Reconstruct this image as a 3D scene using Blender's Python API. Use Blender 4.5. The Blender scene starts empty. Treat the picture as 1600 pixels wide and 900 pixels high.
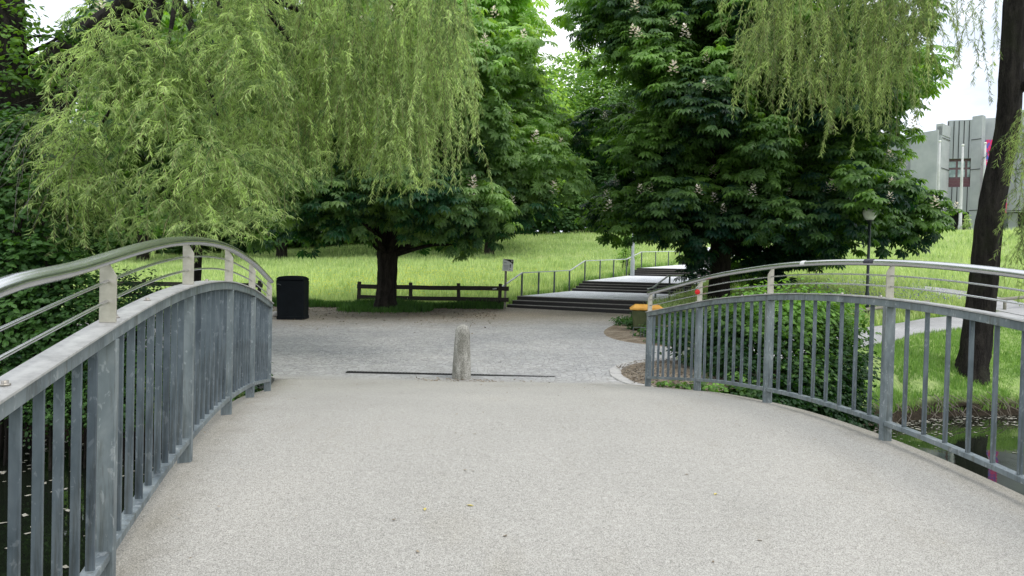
import bpy, math, random
import numpy as np
from mathutils import Vector, Matrix
random.seed(7)
rng = np.random.default_rng(7)
R = math.radians
S = bpy.context.scene
C = S.collection
EYE = 1.7                                   # eye height used as datum: rel heights + EYE = world z

# ------------------------------------------------------------------ camera
cam_d = bpy.data.cameras.new("camera"); cam = bpy.data.objects.new("camera", cam_d); C.objects.link(cam)
cam_d.sensor_width = 36; cam_d.lens = 26.0; cam_d.clip_start = .05; cam_d.clip_end = 2000
RM = (Matrix.Rotation(R(89.0), 4, 'X') @ Matrix.Rotation(R(1.4), 4, 'Z'))
cam.matrix_world = Matrix.Translation((0, 0, EYE)) @ RM
S.camera = cam
FPX = 26.0 / 36 * 1600
def at(px, py, Y):
    """real position of something seen at (px,py) of the photo and standing Y metres away"""
    d = RM.to_3x3() @ Vector(((px - 800) / FPX, -(py - 450) / FPX, -1))
    d *= Y / d.y
    return Vector((d.x, Y, d.z + EYE))

# ------------------------------------------------------------------ object helpers
def tag(o, label=None, cat=None, group=None, kind=None):
    if label: o["label"] = label
    if cat: o["category"] = cat
    if group: o["group"] = group
    if kind: o["kind"] = kind
    return o
def empty(name, loc=(0, 0, 0), rz=0, **k):
    o = bpy.data.objects.new(name, None); C.objects.link(o)
    o.empty_display_size = .2; o.location = loc; o.rotation_euler = (0, 0, rz)
    return tag(o, **k)
def npmesh(name, V, Fs, mat=None, attr=None, smooth=False):
    me = bpy.data.meshes.new(name)
    V = np.asarray(V, dtype=np.float32).reshape(-1, 3)
    if not isinstance(Fs, list) or not hasattr(Fs[0], "ndim"): Fs = [np.array(Fs)]
    Fs = [np.asarray(f, dtype=np.int32) for f in Fs if len(f)]
    loops = np.concatenate([f.ravel() for f in Fs]); tot = np.concatenate([np.full(len(f), f.shape[1], np.int32) for f in Fs])
    start = np.concatenate([[0], np.cumsum(tot)[:-1]]).astype(np.int32)
    me.vertices.add(len(V)); me.vertices.foreach_set("co", V.ravel())
    me.loops.add(len(loops)); me.loops.foreach_set("vertex_index", loops)
    me.polygons.add(len(tot)); me.polygons.foreach_set("loop_start", start); me.polygons.foreach_set("loop_total", tot)
    me.update(calc_edges=True)
    if attr is not None:
        a = me.attributes.new("v", 'FLOAT', 'FACE'); a.data.foreach_set("value", np.asarray(attr, dtype=np.float32))
    me.polygons.foreach_set("use_smooth", np.full(len(tot), bool(smooth)))
    if mat: me.materials.append(mat)
    me.validate()
    return me
def link(name, me, parent=None, loc=None):
    o = bpy.data.objects.new(name, me); C.objects.link(o)
    if parent is not None: o.parent = parent
    if loc is not None: o.location = loc
    return o
class MB:
    """collects boxes, tubes, sweeps and lathes into one mesh"""
    def __init__(s): s.v = []; s.f = []
    def add(s, vs, fs):
        n = len(s.v); s.v += [tuple(v) for v in vs]; s.f += [tuple(i + n for i in f) for f in fs]
    def box(s, c, d, M=None):
        M = M or Matrix.Identity(3); c = Vector(c)
        vs = [c + M @ Vector((x * d[0] / 2, y * d[1] / 2, z * d[2] / 2)) for x in (-1, 1) for y in (-1, 1) for z in (-1, 1)]
        s.add(vs, [(0, 1, 3, 2), (4, 6, 7, 5), (0, 4, 5, 1), (2, 3, 7, 6), (0, 2, 6, 4), (1, 5, 7, 3)])
    def prism(s, poly, z0, z1):
        n = len(poly)
        s.add([(x, y, z0) for x, y in poly] + [(x, y, z1) for x, y in poly],
              [tuple(range(n))[::-1], tuple(range(n, 2 * n))] + [(i, (i + 1) % n, n + (i + 1) % n, n + i) for i in range(n)])
    def tube(s, pts, rad, n=8, cap=True):
        pts = [Vector(p) for p in pts]
        if not hasattr(rad, '__len__'): rad = [rad] * len(pts)
        rings = []; ref = None
        for i, p in enumerate(pts):
            t = (pts[min(i + 1, len(pts) - 1)] - pts[max(i - 1, 0)]).normalized()
            if ref is None: ref = Vector((1, 0, 0)) if abs(t.x) < .8 else Vector((0, 0, 1))
            a = (ref - t * ref.dot(t)).normalized(); ref = a; b = t.cross(a)
            rings.append([p + (a * math.cos(k * 2 * math.pi / n) + b * math.sin(k * 2 * math.pi / n)) * rad[i] for k in range(n)])
        vs = [v for r in rings for v in r]
        fs = [(i * n + k, i * n + (k + 1) % n, (i + 1) * n + (k + 1) % n, (i + 1) * n + k) for i in range(len(pts) - 1) for k in range(n)]
        if cap: fs += [tuple(range(n))[::-1], tuple(range((len(pts) - 1) * n, len(pts) * n))]
        s.add(vs, fs)
    def sweep(s, prof, pts, closed_prof=True):
        """prof: (side, up) polygon carried along pts; side is horizontal"""
        pts = [Vector(p) for p in pts]; n = len(prof); vs = []
        for i, p in enumerate(pts):
            t = (pts[min(i + 1, len(pts) - 1)] - pts[max(i - 1, 0)]).normalized()
            side = Vector((t.y, -t.x, 0)).normalized(); up = side.cross(t)
            vs += [p + side * a + up * b for a, b in prof]
        fs = [(i * n + k, i * n + (k + 1) % n, (i + 1) * n + (k + 1) % n, (i + 1) * n + k) for i in range(len(pts) - 1) for k in range(n)]
        fs += [tuple(range(n))[::-1], tuple(range((len(pts) - 1) * n, len(pts) * n))]
        s.add(vs, fs)
    def lathe(s, c, prof, n=24):
        c = Vector(c)
        vs = [c + Vector((r * math.cos(k * 2 * math.pi / n), r * math.sin(k * 2 * math.pi / n), z)) for r, z in prof for k in range(n)]
        fs = [(i * n + k, i * n + (k + 1) % n, (i + 1) * n + (k + 1) % n, (i + 1) * n + k) for i in range(len(prof) - 1) for k in range(n)]
        fs += [tuple(range(n))[::-1], tuple(range((len(prof) - 1) * n, len(prof) * n))]
        s.add(vs, fs)
    def mesh(s, name, mat, smooth=False, origin=None):
        me = bpy.data.meshes.new(name); v = s.v
        if origin is not None: v = [tuple(Vector(p) - Vector(origin)) for p in v]
        me.from_pydata(v, [], s.f); me.materials.append(mat)
        import bmesh
        bm = bmesh.new(); bm.from_mesh(me); bmesh.ops.recalc_face_normals(bm, faces=bm.faces); bm.to_mesh(me); bm.free()
        if smooth: me.polygons.foreach_set("use_smooth", [True] * len(me.polygons))
        return me
    def build(s, name, mat, parent=None, smooth=False, bevel=0, loc=None, origin=None, segs=2):
        o = link(name, s.mesh(name, mat, smooth, origin), parent, loc if loc is not None else origin)
        if bevel:
            m = o.modifiers.new("bevel", 'BEVEL'); m.width = bevel; m.segments = segs; m.limit_method = 'ANGLE'; m.angle_limit = R(35)
        return o

# ------------------------------------------------------------------ materials
def newmat(name):
    m = bpy.data.materials.new(name); m.use_nodes = True; nt = m.node_tree
    for n in list(nt.nodes): nt.nodes.remove(n)
    out = nt.nodes.new("ShaderNodeOutputMaterial")
    return m, nt, out
def N(nt, t, **k):
    n = nt.nodes.new(t)
    for a, b in k.items():
        if a in n.inputs: n.inputs[a].default_value = b
        else: setattr(n, a, b)
    return n
def ramp(nt, fac, stops):
    r = nt.nodes.new("ShaderNodeValToRGB"); e = r.color_ramp.elements
    e[0].position, e[0].color = stops[0][0], (*stops[0][1], 1); e[1].position, e[1].color = stops[-1][0], (*stops[-1][1], 1)
    for p, c in stops[1:-1]:
        x = e.new(p); x.color = (*c, 1)
    nt.links.new(fac, r.inputs[0]); return r.outputs[0]
def noise(nt, scale, detail=4, rough=.55, coord='Object', stretch=None, dist=0):
    tc = nt.nodes.new("ShaderNodeTexCoord"); src = tc.outputs[coord]
    if stretch:
        mp = nt.nodes.new("ShaderNodeMapping"); mp.inputs['Scale'].default_value = stretch
        nt.links.new(src, mp.inputs[0]); src = mp.outputs[0]
    n = nt.nodes.new("ShaderNodeTexNoise"); n.inputs['Scale'].default_value = scale
    n.inputs['Detail'].default_value = detail; n.inputs['Roughness'].default_value = rough; n.inputs['Distortion'].default_value = dist
    nt.links.new(src, n.inputs['Vector']); return n.outputs[0]
def mixc(nt, fac, a, b, mode='MIX'):
    m = nt.nodes.new("ShaderNodeMix"); m.data_type = 'RGBA'; m.blend_type = mode
    for i, v in ((0, fac), (6, a), (7, b)):
        if hasattr(v, 'node'): nt.links.new(v, m.inputs[i])
        elif i == 0: m.inputs[0].default_value = v
        else: m.inputs[i].default_value = (*v, 1)
    return m.outputs[2]
def math_(nt, op, a, b=0, clamp=False):
    m = nt.nodes.new("ShaderNodeMath"); m.operation = op; m.use_clamp = clamp
    for i, v in ((0, a), (1, b)):
        if hasattr(v, 'node'): nt.links.new(v, m.inputs[i])
        else: m.inputs[i].default_value = v
    return m.outputs[0]
def principled(nt, out, col, rough=.6, metal=0, spec=.4, bump=None, bs=.3, bd=.01):
    p = nt.nodes.new("ShaderNodeBsdfPrincipled")
    for nm, v in (('Base Color', col), ('Roughness', rough), ('Metallic', metal), ('Specular IOR Level', spec)):
        if hasattr(v, 'node'): nt.links.new(v, p.inputs[nm])
        else: p.inputs[nm].default_value = (*v, 1) if isinstance(v, tuple) else v
    if bump is not None:
        b = nt.nodes.new("ShaderNodeBump"); b.inputs['Strength'].default_value = bs; b.inputs['Distance'].default_value = bd
        nt.links.new(bump, b.inputs['Height']); nt.links.new(b.outputs[0], p.inputs['Normal'])
    nt.links.new(p.outputs[0], out.inputs[0]); return p
def simple(name, c1, c2, scale=8, rough=.6, metal=0, spec=.4, stretch=None, bs=.2, bd=.005, detail=5):
    m, nt, out = newmat(name)
    n = noise(nt, scale, detail, stretch=stretch)
    principled(nt, out, ramp(nt, n, [(.3, c1), (.7, c2)]), rough, metal, spec, n, bs, bd)
    return m
def leafmat(name, dark, light, trans=.3, tcol=None, rough=.5, cscale=.5, spec=.25):
    m, nt, out = newmat(name)
    at_ = N(nt, "ShaderNodeAttribute", attribute_name="v")
    n = noise(nt, cscale, 3)
    f = math_(nt, 'MULTIPLY_ADD', n, .9); f.node.inputs[2].default_value = -.45
    f = math_(nt, 'ADD', at_.outputs['Fac'], f, True)
    col = ramp(nt, f, [(0, dark), (.5, tuple((a + b) / 2 for a, b in zip(dark, light))), (1, light)])
    p = nt.nodes.new("ShaderNodeBsdfPrincipled"); p.inputs['Roughness'].default_value = rough; p.inputs['Specular IOR Level'].default_value = spec
    nt.links.new(col, p.inputs['Base Color'])
    t = nt.nodes.new("ShaderNodeBsdfTranslucent")
    tc = mixc(nt, 1.0, col, tcol or (1.0, 1.0, .5), 'MULTIPLY'); tc = mixc(nt, 1.0, tc, (2.2, 2.2, 2.2), 'MULTIPLY')
    nt.links.new(tc, t.inputs[0])
    mx = nt.nodes.new("ShaderNodeMixShader"); mx.inputs[0].default_value = trans
    nt.links.new(p.outputs[0], mx.inputs[1]); nt.links.new(t.outputs[0], mx.inputs[2]); nt.links.new(mx.outputs[0], out.inputs[0])
    return m

M = {}
# bridge deck: fine pale resin-bound grit
m, nt, out = newmat("deck grit")
fine = noise(nt, 165, 3, .75); mid = noise(nt, 42, 3, .7); big = noise(nt, .7, 4, .6)
col = ramp(nt, fine, [(.33, (.09, .086, .078)), (.43, (.27, .264, .246)), (.54, (.395, .384, .353)), (.64, (.57, .555, .515))])
col = mixc(nt, .20, col, ramp(nt, mid, [(.34, (.17, .165, .15)), (.5, (.37, .36, .335)), (.66, (.56, .55, .52))]))
col = mixc(nt, 1.0, col, ramp(nt, big, [(.3, (.93, .925, .91)), (.5, (1.0, .995, .98)), (.72, (1.06, 1.05, 1.03))]), 'MULTIPLY')
tc = nt.nodes.new("ShaderNodeTexCoord"); sx = nt.nodes.new("ShaderNodeSeparateXYZ"); nt.links.new(tc.outputs['Object'], sx.inputs[0])
el = math_(nt, 'ADD', math_(nt, 'ADD', sx.outputs[0], math_(nt, 'MULTIPLY', sx.outputs[1], .218)), 1.10)     # metres from the left edge
er = math_(nt, 'SUBTRACT', 3.86, math_(nt, 'ADD', sx.outputs[0], math_(nt, 'MULTIPLY', sx.outputs[1], .172)))
ed = math_(nt, 'ADD', math_(nt, 'MINIMUM', el, er), math_(nt, 'MULTIPLY', math_(nt, 'SUBTRACT', noise(nt, 2.2, 6, .75), .5), .75))
col = mixc(nt, ramp(nt, ed, [(.05, (.62, .62, .62)), (.42, (0, 0, 0))]), col, mixc(nt, 1.0, col, (.60, .57, .50), 'MULTIPLY'))
stn = noise(nt, 1.7, 7, .72, stretch=(1, .3, 1))
col = mixc(nt, ramp(nt, stn, [(.55, (0, 0, 0)), (.75, (.45, .45, .45))]), col, mixc(nt, 1.0, col, (.80, .77, .70), 'MULTIPLY'))
st2 = noise(nt, 5, 6, .7)
col = mixc(nt, ramp(nt, st2, [(.68, (0, 0, 0)), (.76, (.3, .3, .3))]), col, mixc(nt, 1.0, col, (.78, .78, .77), 'MULTIPLY'))
principled(nt, out, col, .85, 0, .2, fine, .6, .004); M['deck'] = m
# granite setts
m, nt, out = newmat("granite setts")
tc = nt.nodes.new("ShaderNodeTexCoord")
mp = nt.nodes.new("ShaderNodeMapping"); nt.links.new(tc.outputs['Object'], mp.inputs[0]); mp.inputs['Scale'].default_value = (1, 1, .01)
nz = nt.nodes.new("ShaderNodeTexNoise"); nz.inputs['Scale'].default_value = .9; nt.links.new(mp.outputs[0], nz.inputs[0])
ad = nt.nodes.new("ShaderNodeVectorMath"); ad.operation = 'MULTIPLY_ADD'; nt.links.new(nz.outputs[1], ad.inputs[0]); ad.inputs[1].default_value = (.35, .35, 0); nt.links.new(mp.outputs[0], ad.inputs[2])
vd = nt.nodes.new("ShaderNodeTexVoronoi"); vd.feature = 'DISTANCE_TO_EDGE'; vd.inputs['Scale'].default_value = 10.5; vd.inputs['Randomness'].default_value = .8
vc = nt.nodes.new("ShaderNodeTexVoronoi"); vc.inputs['Scale'].default_value = 10.5; vc.inputs['Randomness'].default_value = .8
nt.links.new(ad.outputs[0], vd.inputs['Vector']); nt.links.new(ad.outputs[0], vc.inputs['Vector'])
sep = nt.nodes.new("ShaderNodeSeparateColor"); nt.links.new(vc.outputs['Color'], sep.inputs[0])
stone = ramp(nt, sep.outputs[0], [(0, (.30, .30, .305)), (.5, (.39, .39, .39)), (1, (.47, .47, .47))])
gap = ramp(nt, vd.outputs['Distance'], [(.0, (.1, .1, .1)), (.10, (1, 1, 1))])
col = mixc(nt, gap, ramp(nt, noise(nt, 1.8, 4, .7), [(.35, (.10, .10, .095)), (.6, (.27, .26, .235))]), stone)
col = mixc(nt, .25, col, ramp(nt, noise(nt, 150, 2), [(.35, (.12, .12, .12)), (.65, (.66, .66, .66))]))
# dirt and bark litter creeping in from the far left edge and sand around the bollard
sx = nt.nodes.new("ShaderNodeSeparateXYZ"); nt.links.new(tc.outputs['Object'], sx.inputs[0])
fy = math_(nt, 'MULTIPLY_ADD', sx.outputs[1], .26); fy.node.inputs[2].default_value = -5.45
fx = math_(nt, 'MULTIPLY', math_(nt, 'ADD', sx.outputs[0], 2.5), -.055)
fd = math_(nt, 'ADD', math_(nt, 'ADD', fy, fx), math_(nt, 'MULTIPLY', noise(nt, 1.4, 5, .7), .9))
fd = math_(nt, 'MULTIPLY', fd, .9, True)
chips = ramp(nt, noise(nt, 26, 5, .8), [(.34, (.09, .075, .055)), (.5, (.23, .20, .155)), (.66, (.46, .41, .33))])
col = mixc(nt, fd, col, chips)
big = ramp(nt, noise(nt, .5, 4), [(.3, (.85, .86, .87)), (.7, (1.08, 1.07, 1.05))])
col = mixc(nt, 1.0, col, big, 'MULTIPLY')
fa = math_(nt, 'ADD', math_(nt, 'MULTIPLY', math_(nt, 'SUBTRACT', 11.35, sx.outputs[1]), 2.2), math_(nt, 'MULTIPLY', math_(nt, 'SUBTRACT', noise(nt, 2.5, 5, .7), .5), 1.6), True)
col = mixc(nt, fa, col, ramp(nt, noise(nt, 110, 3, .75), [(.34, (.10, .095, .085)), (.46, (.30, .29, .27)), (.56, (.40, .39, .36)), (.66, (.58, .57, .54))]))
hb = math_(nt, 'MULTIPLY', gap, math_(nt, 'SUBTRACT', 1.0, fa))
principled(nt, out, col, .75, 0, .3, hb, .6, .012); M['setts'] = m
def ground(name, c, sc, fine_sc, bs=.5, bd=.02, rough=.9):
    m, nt, out = newmat(name)
    a = noise(nt, sc, 5, .6); b = noise(nt, fine_sc, 4, .75)
    col = ramp(nt, a, [(.3, c[0]), (.5, c[1]), (.7, c[2])])
    col = mixc(nt, 1.0, col, ramp(nt, b, [(.3, (.5, .5, .5)), (.5, (1, 1, 1)), (.7, (1.5, 1.5, 1.5))]), 'MULTIPLY')
    principled(nt, out, col, rough, 0, .15, b, bs, bd); return m
# meadow / terrain: grass up, dark soil on the steep bank
m, nt, out = newmat("meadow grass")
a = noise(nt, .35, 5, .6); b = noise(nt, 9, 5, .75, stretch=(1.6, .5, 1)); c3 = noise(nt, 1.6, 4, .65)
col = ramp(nt, a, [(.30, (.12, .23, .055)), (.5, (.27, .38, .12)), (.68, (.46, .50, .24))])
col = mixc(nt, .55, col, ramp(nt, c3, [(.3, (.15, .24, .07)), (.5, (.27, .37, .13)), (.72, (.40, .45, .21))]))
col = mixc(nt, 1.0, col, ramp(nt, b, [(.3, (.55, .58, .5)), (.5, (1, 1, 1)), (.7, (1.35, 1.3, 1.2))]), 'MULTIPLY')
geo = nt.nodes.new("ShaderNodeNewGeometry"); sn = nt.nodes.new("ShaderNodeSeparateXYZ"); nt.links.new(geo.outputs['Normal'], sn.inputs[0])
sp = nt.nodes.new("ShaderNodeSeparateXYZ"); nt.links.new(geo.outputs['Position'], sp.inputs[0])
soil = ramp(nt, noise(nt, 14, 5, .8), [(.3, (.012, .010, .007)), (.6, (.05, .04, .028)), (.8, (.12, .10, .07))])
steep = ramp(nt, sn.outputs[2], [(.55, (0, 0, 0)), (.8, (1, 1, 1))])
col = mixc(nt, steep, soil, col)
low = ramp(nt, math_(nt, 'ADD', sp.outputs[2], 1.0), [(.0, (0, 0, 0)), (.25, (1, 1, 1))])
col = mixc(nt, low, soil, col)
principled(nt, out, col, .95, 0, .1, b, .5, .06); M['meadow'] = m
M['chips'] = ground("bark chips", [(.12, .095, .065), (.24, .195, .145), (.36, .31, .24)], 3, 38, .9, .03)
M['dirt'] = ground("bare earth", [(.10, .085, .06), (.17, .145, .105), (.27, .235, .18)], 2, 30, .8, .02)
M['path'] = ground("path asphalt", [(.36, .36, .365), (.42, .42, .425), (.48, .48, .48)], 1, 130, .3, .004)
M['kerb'] = simple("kerb granite", (.36, .35, .34), (.52, .51, .49), 60, .8)
M['landing'] = ground("landing setts", [(.58, .59, .61), (.70, .71, .73), (.80, .81, .82)], 2, 26, .7, .01)
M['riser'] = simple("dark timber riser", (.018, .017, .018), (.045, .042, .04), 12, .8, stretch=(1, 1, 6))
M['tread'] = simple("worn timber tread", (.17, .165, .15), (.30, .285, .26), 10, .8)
M['conc'] = simple("concrete", (.34, .365, .385), (.44, .46, .475), .8, .8, detail=8)
M['conc2'] = simple("ribbed concrete", (.29, .315, .335), (.38, .405, .42), .8, .8, stretch=(4, 4, .3))
M['black'] = simple("dark opening", (.006, .006, .007), (.015, .015, .016), 3, .5)
M['maroon'] = simple("maroon louvre", (.16, .055, .075), (.21, .075, .10), 5, .5)
M['wframe'] = simple("brown window frame", (.12, .07, .08), (.18, .11, .12), 5, .5)
m, nt, out = newmat("window glass"); principled(nt, out, ramp(nt, noise(nt, 1.2, 3), [(.4, (.20, .28, .27)), (.6, (.42, .52, .50))]), .08, 0, .7); M['glass'] = m
M['bark'] = None
def bark(name, c1, c2, c3, sc=9):
    m, nt, out = newmat(name)
    n1 = noise(nt, sc, 8, .72, stretch=(1, 1, .22), dist=.6); n2 = noise(nt, sc * 6, 3, .7, stretch=(1, 1, .5)); n3 = noise(nt, 1.5, 3)
    h = math_(nt, 'MULTIPLY_ADD', n2, .35); nt.links.new(n1, h.node.inputs[2])
    col = ramp(nt, h, [(.42, c1), (.62, c2), (.85, c3)])
    col = mixc(nt, ramp(nt, n3, [(.5, (0, 0, 0)), (.75, (.35, .35, .35))]), col, (.045, .055, .025))
    principled(nt, out, col, .9, 0, .15, h, 1.0, .05); return m
M['bark'] = bark("chestnut bark", (.005, .004, .004), (.016, .014, .012), (.045, .038, .032))
M['bark2'] = bark("willow bark", (.004, .0035, .0035), (.015, .013, .012), (.045, .040, .035), 7)
M['twig'] = simple("twigs", (.12, .11, .05), (.30, .27, .13), 6, .8)
M['greytwig'] = simple("bare grey twigs", (.10, .095, .085), (.22, .21, .19), 6, .8)
# steels
m, nt, out = newmat("galvanised steel")
tc = nt.nodes.new("ShaderNodeTexCoord"); oi = nt.nodes.new("ShaderNodeObjectInfo")
va = nt.nodes.new("ShaderNodeVectorMath"); va.operation = 'MULTIPLY_ADD'; nt.links.new(oi.outputs['Random'], va.inputs[0]); va.inputs[1].default_value = (31, 17, 23); nt.links.new(tc.outputs['Object'], va.inputs[2])
mpp = nt.nodes.new("ShaderNodeMapping"); mpp.inputs['Scale'].default_value = (1, 1, .55); nt.links.new(va.outputs[0], mpp.inputs[0])
def nn(sc, d, r, ds=0):
    n = nt.nodes.new("ShaderNodeTexNoise"); n.inputs['Scale'].default_value = sc; n.inputs['Detail'].default_value = d; n.inputs['Roughness'].default_value = r; n.inputs['Distortion'].default_value = ds
    nt.links.new(mpp.outputs[0], n.inputs['Vector']); return n.outputs[0]
base = ramp(nt, nn(7, 5, .6, .4), [(.3, (.125, .155, .170)), (.5, (.185, .220, .235)), (.72, (.265, .30, .31))])
spot = ramp(nt, nn(38, 3, .6, .5), [(.60, (0, 0, 0)), (.65, (.42, .42, .42))])
col = mixc(nt, spot, base, (.46, .49, .50))
dk = ramp(nt, nn(3, 4, .7), [(.32, (.62, .64, .67)), (.5, (1, 1, 1))])
col = mixc(nt, 1.0, col, dk, 'MULTIPLY')
gr = ramp(nt, noise(nt, 22, 5, .8, stretch=(1, 1, .06)), [(.50, (1, 1, 1)), (.66, (.62, .59, .54))]); col = mixc(nt, 1.0, col, gr, 'MULTIPLY')
principled(nt, out, col, ramp(nt, nn(12, 3, .6), [(.3, (.42, .42, .42)), (.7, (.62, .62, .62))]), .35, .5, nn(60, 3, .6), .15, .002); M['galv'] = m
m, nt, out = newmat("pale galvanised rail top")  # cover plate: lighter grey than the rail under it
col = ramp(nt, noise(nt, 12, 6, .7), [(.3, (.28, .28, .275)), (.5, (.42, .42, .41)), (.7, (.52, .52, .50))])
principled(nt, out, col, .5, .3, .5, noise(nt, 70, 3), .15, .002); M['galvtop'] = m
m, nt, out = newmat("brushed stainless handrail")
principled(nt, out, ramp(nt, noise(nt, 5, 5, .7), [(.3, (.52, .53, .54)), (.7, (.62, .63, .64))]), .19, .92, .5); M['steel'] = m
m, nt, out = newmat("pale stainless bracket")
principled(nt, out, ramp(nt, noise(nt, 14, 5, .7), [(.3, (.40, .375, .32)), (.7, (.56, .53, .465))]), .42, .5, .5); M['bracket'] = m
M['bolt'] = simple("bolt steel", (.3, .28, .25), (.45, .42, .38), 60, .4, .7)
M['alu'] = simple("pale handrail", (.52, .54, .55), (.66, .68, .69), 5, .4, .2)
M['postgrey'] = simple("grey post paint", (.07, .085, .09), (.12, .14, .145), 8, .55)
M['polegrey'] = simple("grey lamp pole paint", (.30, .33, .35), (.42, .45, .46), 8, .55)
M['polegreen'] = simple("dark green pole paint", (.010, .018, .017), (.02, .032, .03), 6, .4)
M['pole'] = simple("weathered white pole", (.42, .43, .43), (.55, .56, .55), 3, .5)
M['white'] = simple("white paint", (.62, .62, .60), (.78, .78, .76), 3, .5)
M['fencewood'] = simple("dark weathered fence timber", (.012, .010, .009), (.045, .038, .032), 9, .85, stretch=(.3, 3, 6), bs=.5)
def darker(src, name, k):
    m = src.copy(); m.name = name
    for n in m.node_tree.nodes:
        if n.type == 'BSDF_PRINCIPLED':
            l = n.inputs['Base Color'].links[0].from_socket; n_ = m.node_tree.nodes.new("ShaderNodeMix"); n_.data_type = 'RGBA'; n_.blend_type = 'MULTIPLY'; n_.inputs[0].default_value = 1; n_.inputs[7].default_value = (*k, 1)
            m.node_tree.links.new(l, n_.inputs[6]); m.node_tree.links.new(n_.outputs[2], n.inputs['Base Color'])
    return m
M['galv_shade'] = darker(M['galv'], "shade toned baluster steel", (.62, .65, .70))  # same steel tinted darker: shade of the turned-away balusters put into the colour
M['greywood'] = simple("grey weathered timber", (.16, .15, .12), (.30, .285, .24), 9, .85, stretch=(.3, 3, 6), bs=.5)
m, nt, out = newmat("bollard granite")
n1 = noise(nt, 75, 3, .75); n2 = noise(nt, 7, 6, .7, stretch=(1, 1, .3))
col = ramp(nt, n1, [(.34, (.10, .10, .09)), (.46, (.30, .295, .27)), (.6, (.42, .41, .38)), (.72, (.62, .61, .58))])
col = mixc(nt, 1.0, col, ramp(nt, n2, [(.38, (.50, .50, .46)), (.6, (1.1, 1.1, 1.08))]), 'MULTIPLY')
principled(nt, out, col, .85, 0, .25, n1, .6, .006); M['granite'] = m
M['iron'] = simple("cast iron", (.02, .02, .02), (.05, .05, .05), 30, .6, .4)
M['bindark'] = simple("near black plastic", (.002, .004, .006), (.005, .008, .011), 5, .7, spec=.15)
M['bingreen'] = simple("olive grit bin plastic", (.055, .070, .025), (.085, .100, .040), 6, .6)
M['binlid'] = simple("orange yellow lid plastic", (.55, .27, .04), (.68, .37, .07), 6, .5)
M['red'] = simple("red enamel", (.60, .01, .012), (.70, .02, .02), 6, .35)
M['sticker'] = simple("black sticker", (.02, .02, .03), (.05, .05, .07), 90, .5)
M['stickerw'] = simple("white sticker", (.70, .70, .68), (.8, .8, .78), 90, .5)
M['signface'] = simple("sign enamel", (.84, .86, .88), (.90, .92, .93), 4, .4)
M['signblack'] = simple("sign print", (.015, .015, .02), (.03, .03, .035), 9, .4)
M['signgrey'] = simple("sign small print", (.22, .23, .26), (.3, .31, .34), 9, .4)
m, nt, out = newmat("milky lamp globe"); p = principled(nt, out, (.86, .87, .85), .25, 0, .5); M['globe'] = m
# water
m, nt, out = newmat("river water")
w = noise(nt, 1.3, 3, .5, stretch=(1, .6, 1)); w2 = noise(nt, 7, 2, .5)
h = math_(nt, 'MULTIPLY_ADD', w2, .12); nt.links.new(w, h.node.inputs[2])
p = principled(nt, out, (.008, .011, .007), .03, 0, .5, h, .10, .03); p.inputs['IOR'].default_value = 1.33; M['water'] = m
# banner
m, nt, out = newmat("banner print")
a = noise(nt, 1.7, 2, .5, stretch=(2.4, 2.4, 1), dist=.5)
r_ = nt.nodes.new("ShaderNodeValToRGB"); r_.color_ramp.interpolation = 'CONSTANT'
e = r_.color_ramp.elements; e[0].position = 0; e[0].color = (.05, .09, .42, 1); e[1].position = .44; e[1].color = (.25, .05, .32, 1)
x = e.new(.5); x.color = (.62, .02, .12, 1); x = e.new(.62); x.color = (.60, .04, .22, 1)
nt.links.new(a, r_.inputs[0]); principled(nt, out, r_.outputs[0], .5); M['banner'] = m
# foliage
M['chest'] = leafmat("chestnut leaves", (.009, .040, .025), (.21, .36, .085), .32, (1.2, 1.3, .25), .42, .45)
M['chestmid'] = leafmat("mid chestnut leaves", (.018, .070, .032), (.34, .50, .19), .34, (1.2, 1.25, .3), .45, .4)
M['chestlit'] = leafmat("lighter chestnut leaves", (.022, .065, .022), (.14, .26, .05), .34, (1.2, 1.2, .3), .45, .5)
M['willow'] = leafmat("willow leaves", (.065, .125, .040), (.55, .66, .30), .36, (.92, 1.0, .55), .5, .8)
M['willowd'] = leafmat("darker willow leaves", (.055, .10, .035), (.40, .49, .20), .38, (.95, 1.0, .6), .5, .8)  # right willow: darker leaf tones than the left one
M['shrubd'] = leafmat("dark shrub leaves", (.010, .038, .016), (.085, .185, .045), .30, (1.1, 1.2, .3), .42, 1.2)
M['shrubl'] = leafmat("bright shrub leaves", (.014, .050, .012), (.19, .36, .07), .32, (1.1, 1.1, .35), .42, 1.2)
M['bgleaf'] = leafmat("distant tree leaves", (.09, .19, .05), (.36, .52, .16), .38, (1.1, 1.1, .4), .6, .25)
M['bgleafd'] = leafmat("distant dark leaves", (.025, .07, .025), (.15, .27, .08), .3, (1.1, 1.1, .4), .6, .25)
M['grass'] = leafmat("grass blades", (.08, .18, .035), (.31, .47, .14), .35, (.95, .95, .55), .55, .6)
M['grassy'] = leafmat("pale tall grass", (.17, .28, .085), (.62, .70, .36), .33, (.95, .95, .6), .6, .5)
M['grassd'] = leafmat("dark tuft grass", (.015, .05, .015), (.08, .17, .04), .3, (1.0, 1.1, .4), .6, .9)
M['yellow'] = leafmat("buttercup petals", (.55, .48, .04), (.75, .68, .09), .3, (1, 1, .5))
M['purple'] = leafmat("purple blossoms", (.10, .09, .28), (.26, .22, .48), .3, (1, 1, 1))
M['candle'] = leafmat("chestnut blossom", (.74, .66, .58), (.90, .84, .76), .15, (1, .9, .8))
M['leaf_y'] = simple("yellow leaf", (.48, .40, .08), (.62, .52, .16), 30, .7)
M['leaf_b'] = simple("brown scraps", (.10, .075, .05), (.34, .28, .20), 30, .8)
M['debris'] = simple("floating scraps", (.22, .21, .17), (.45, .43, .37), 20, .7)
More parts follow.
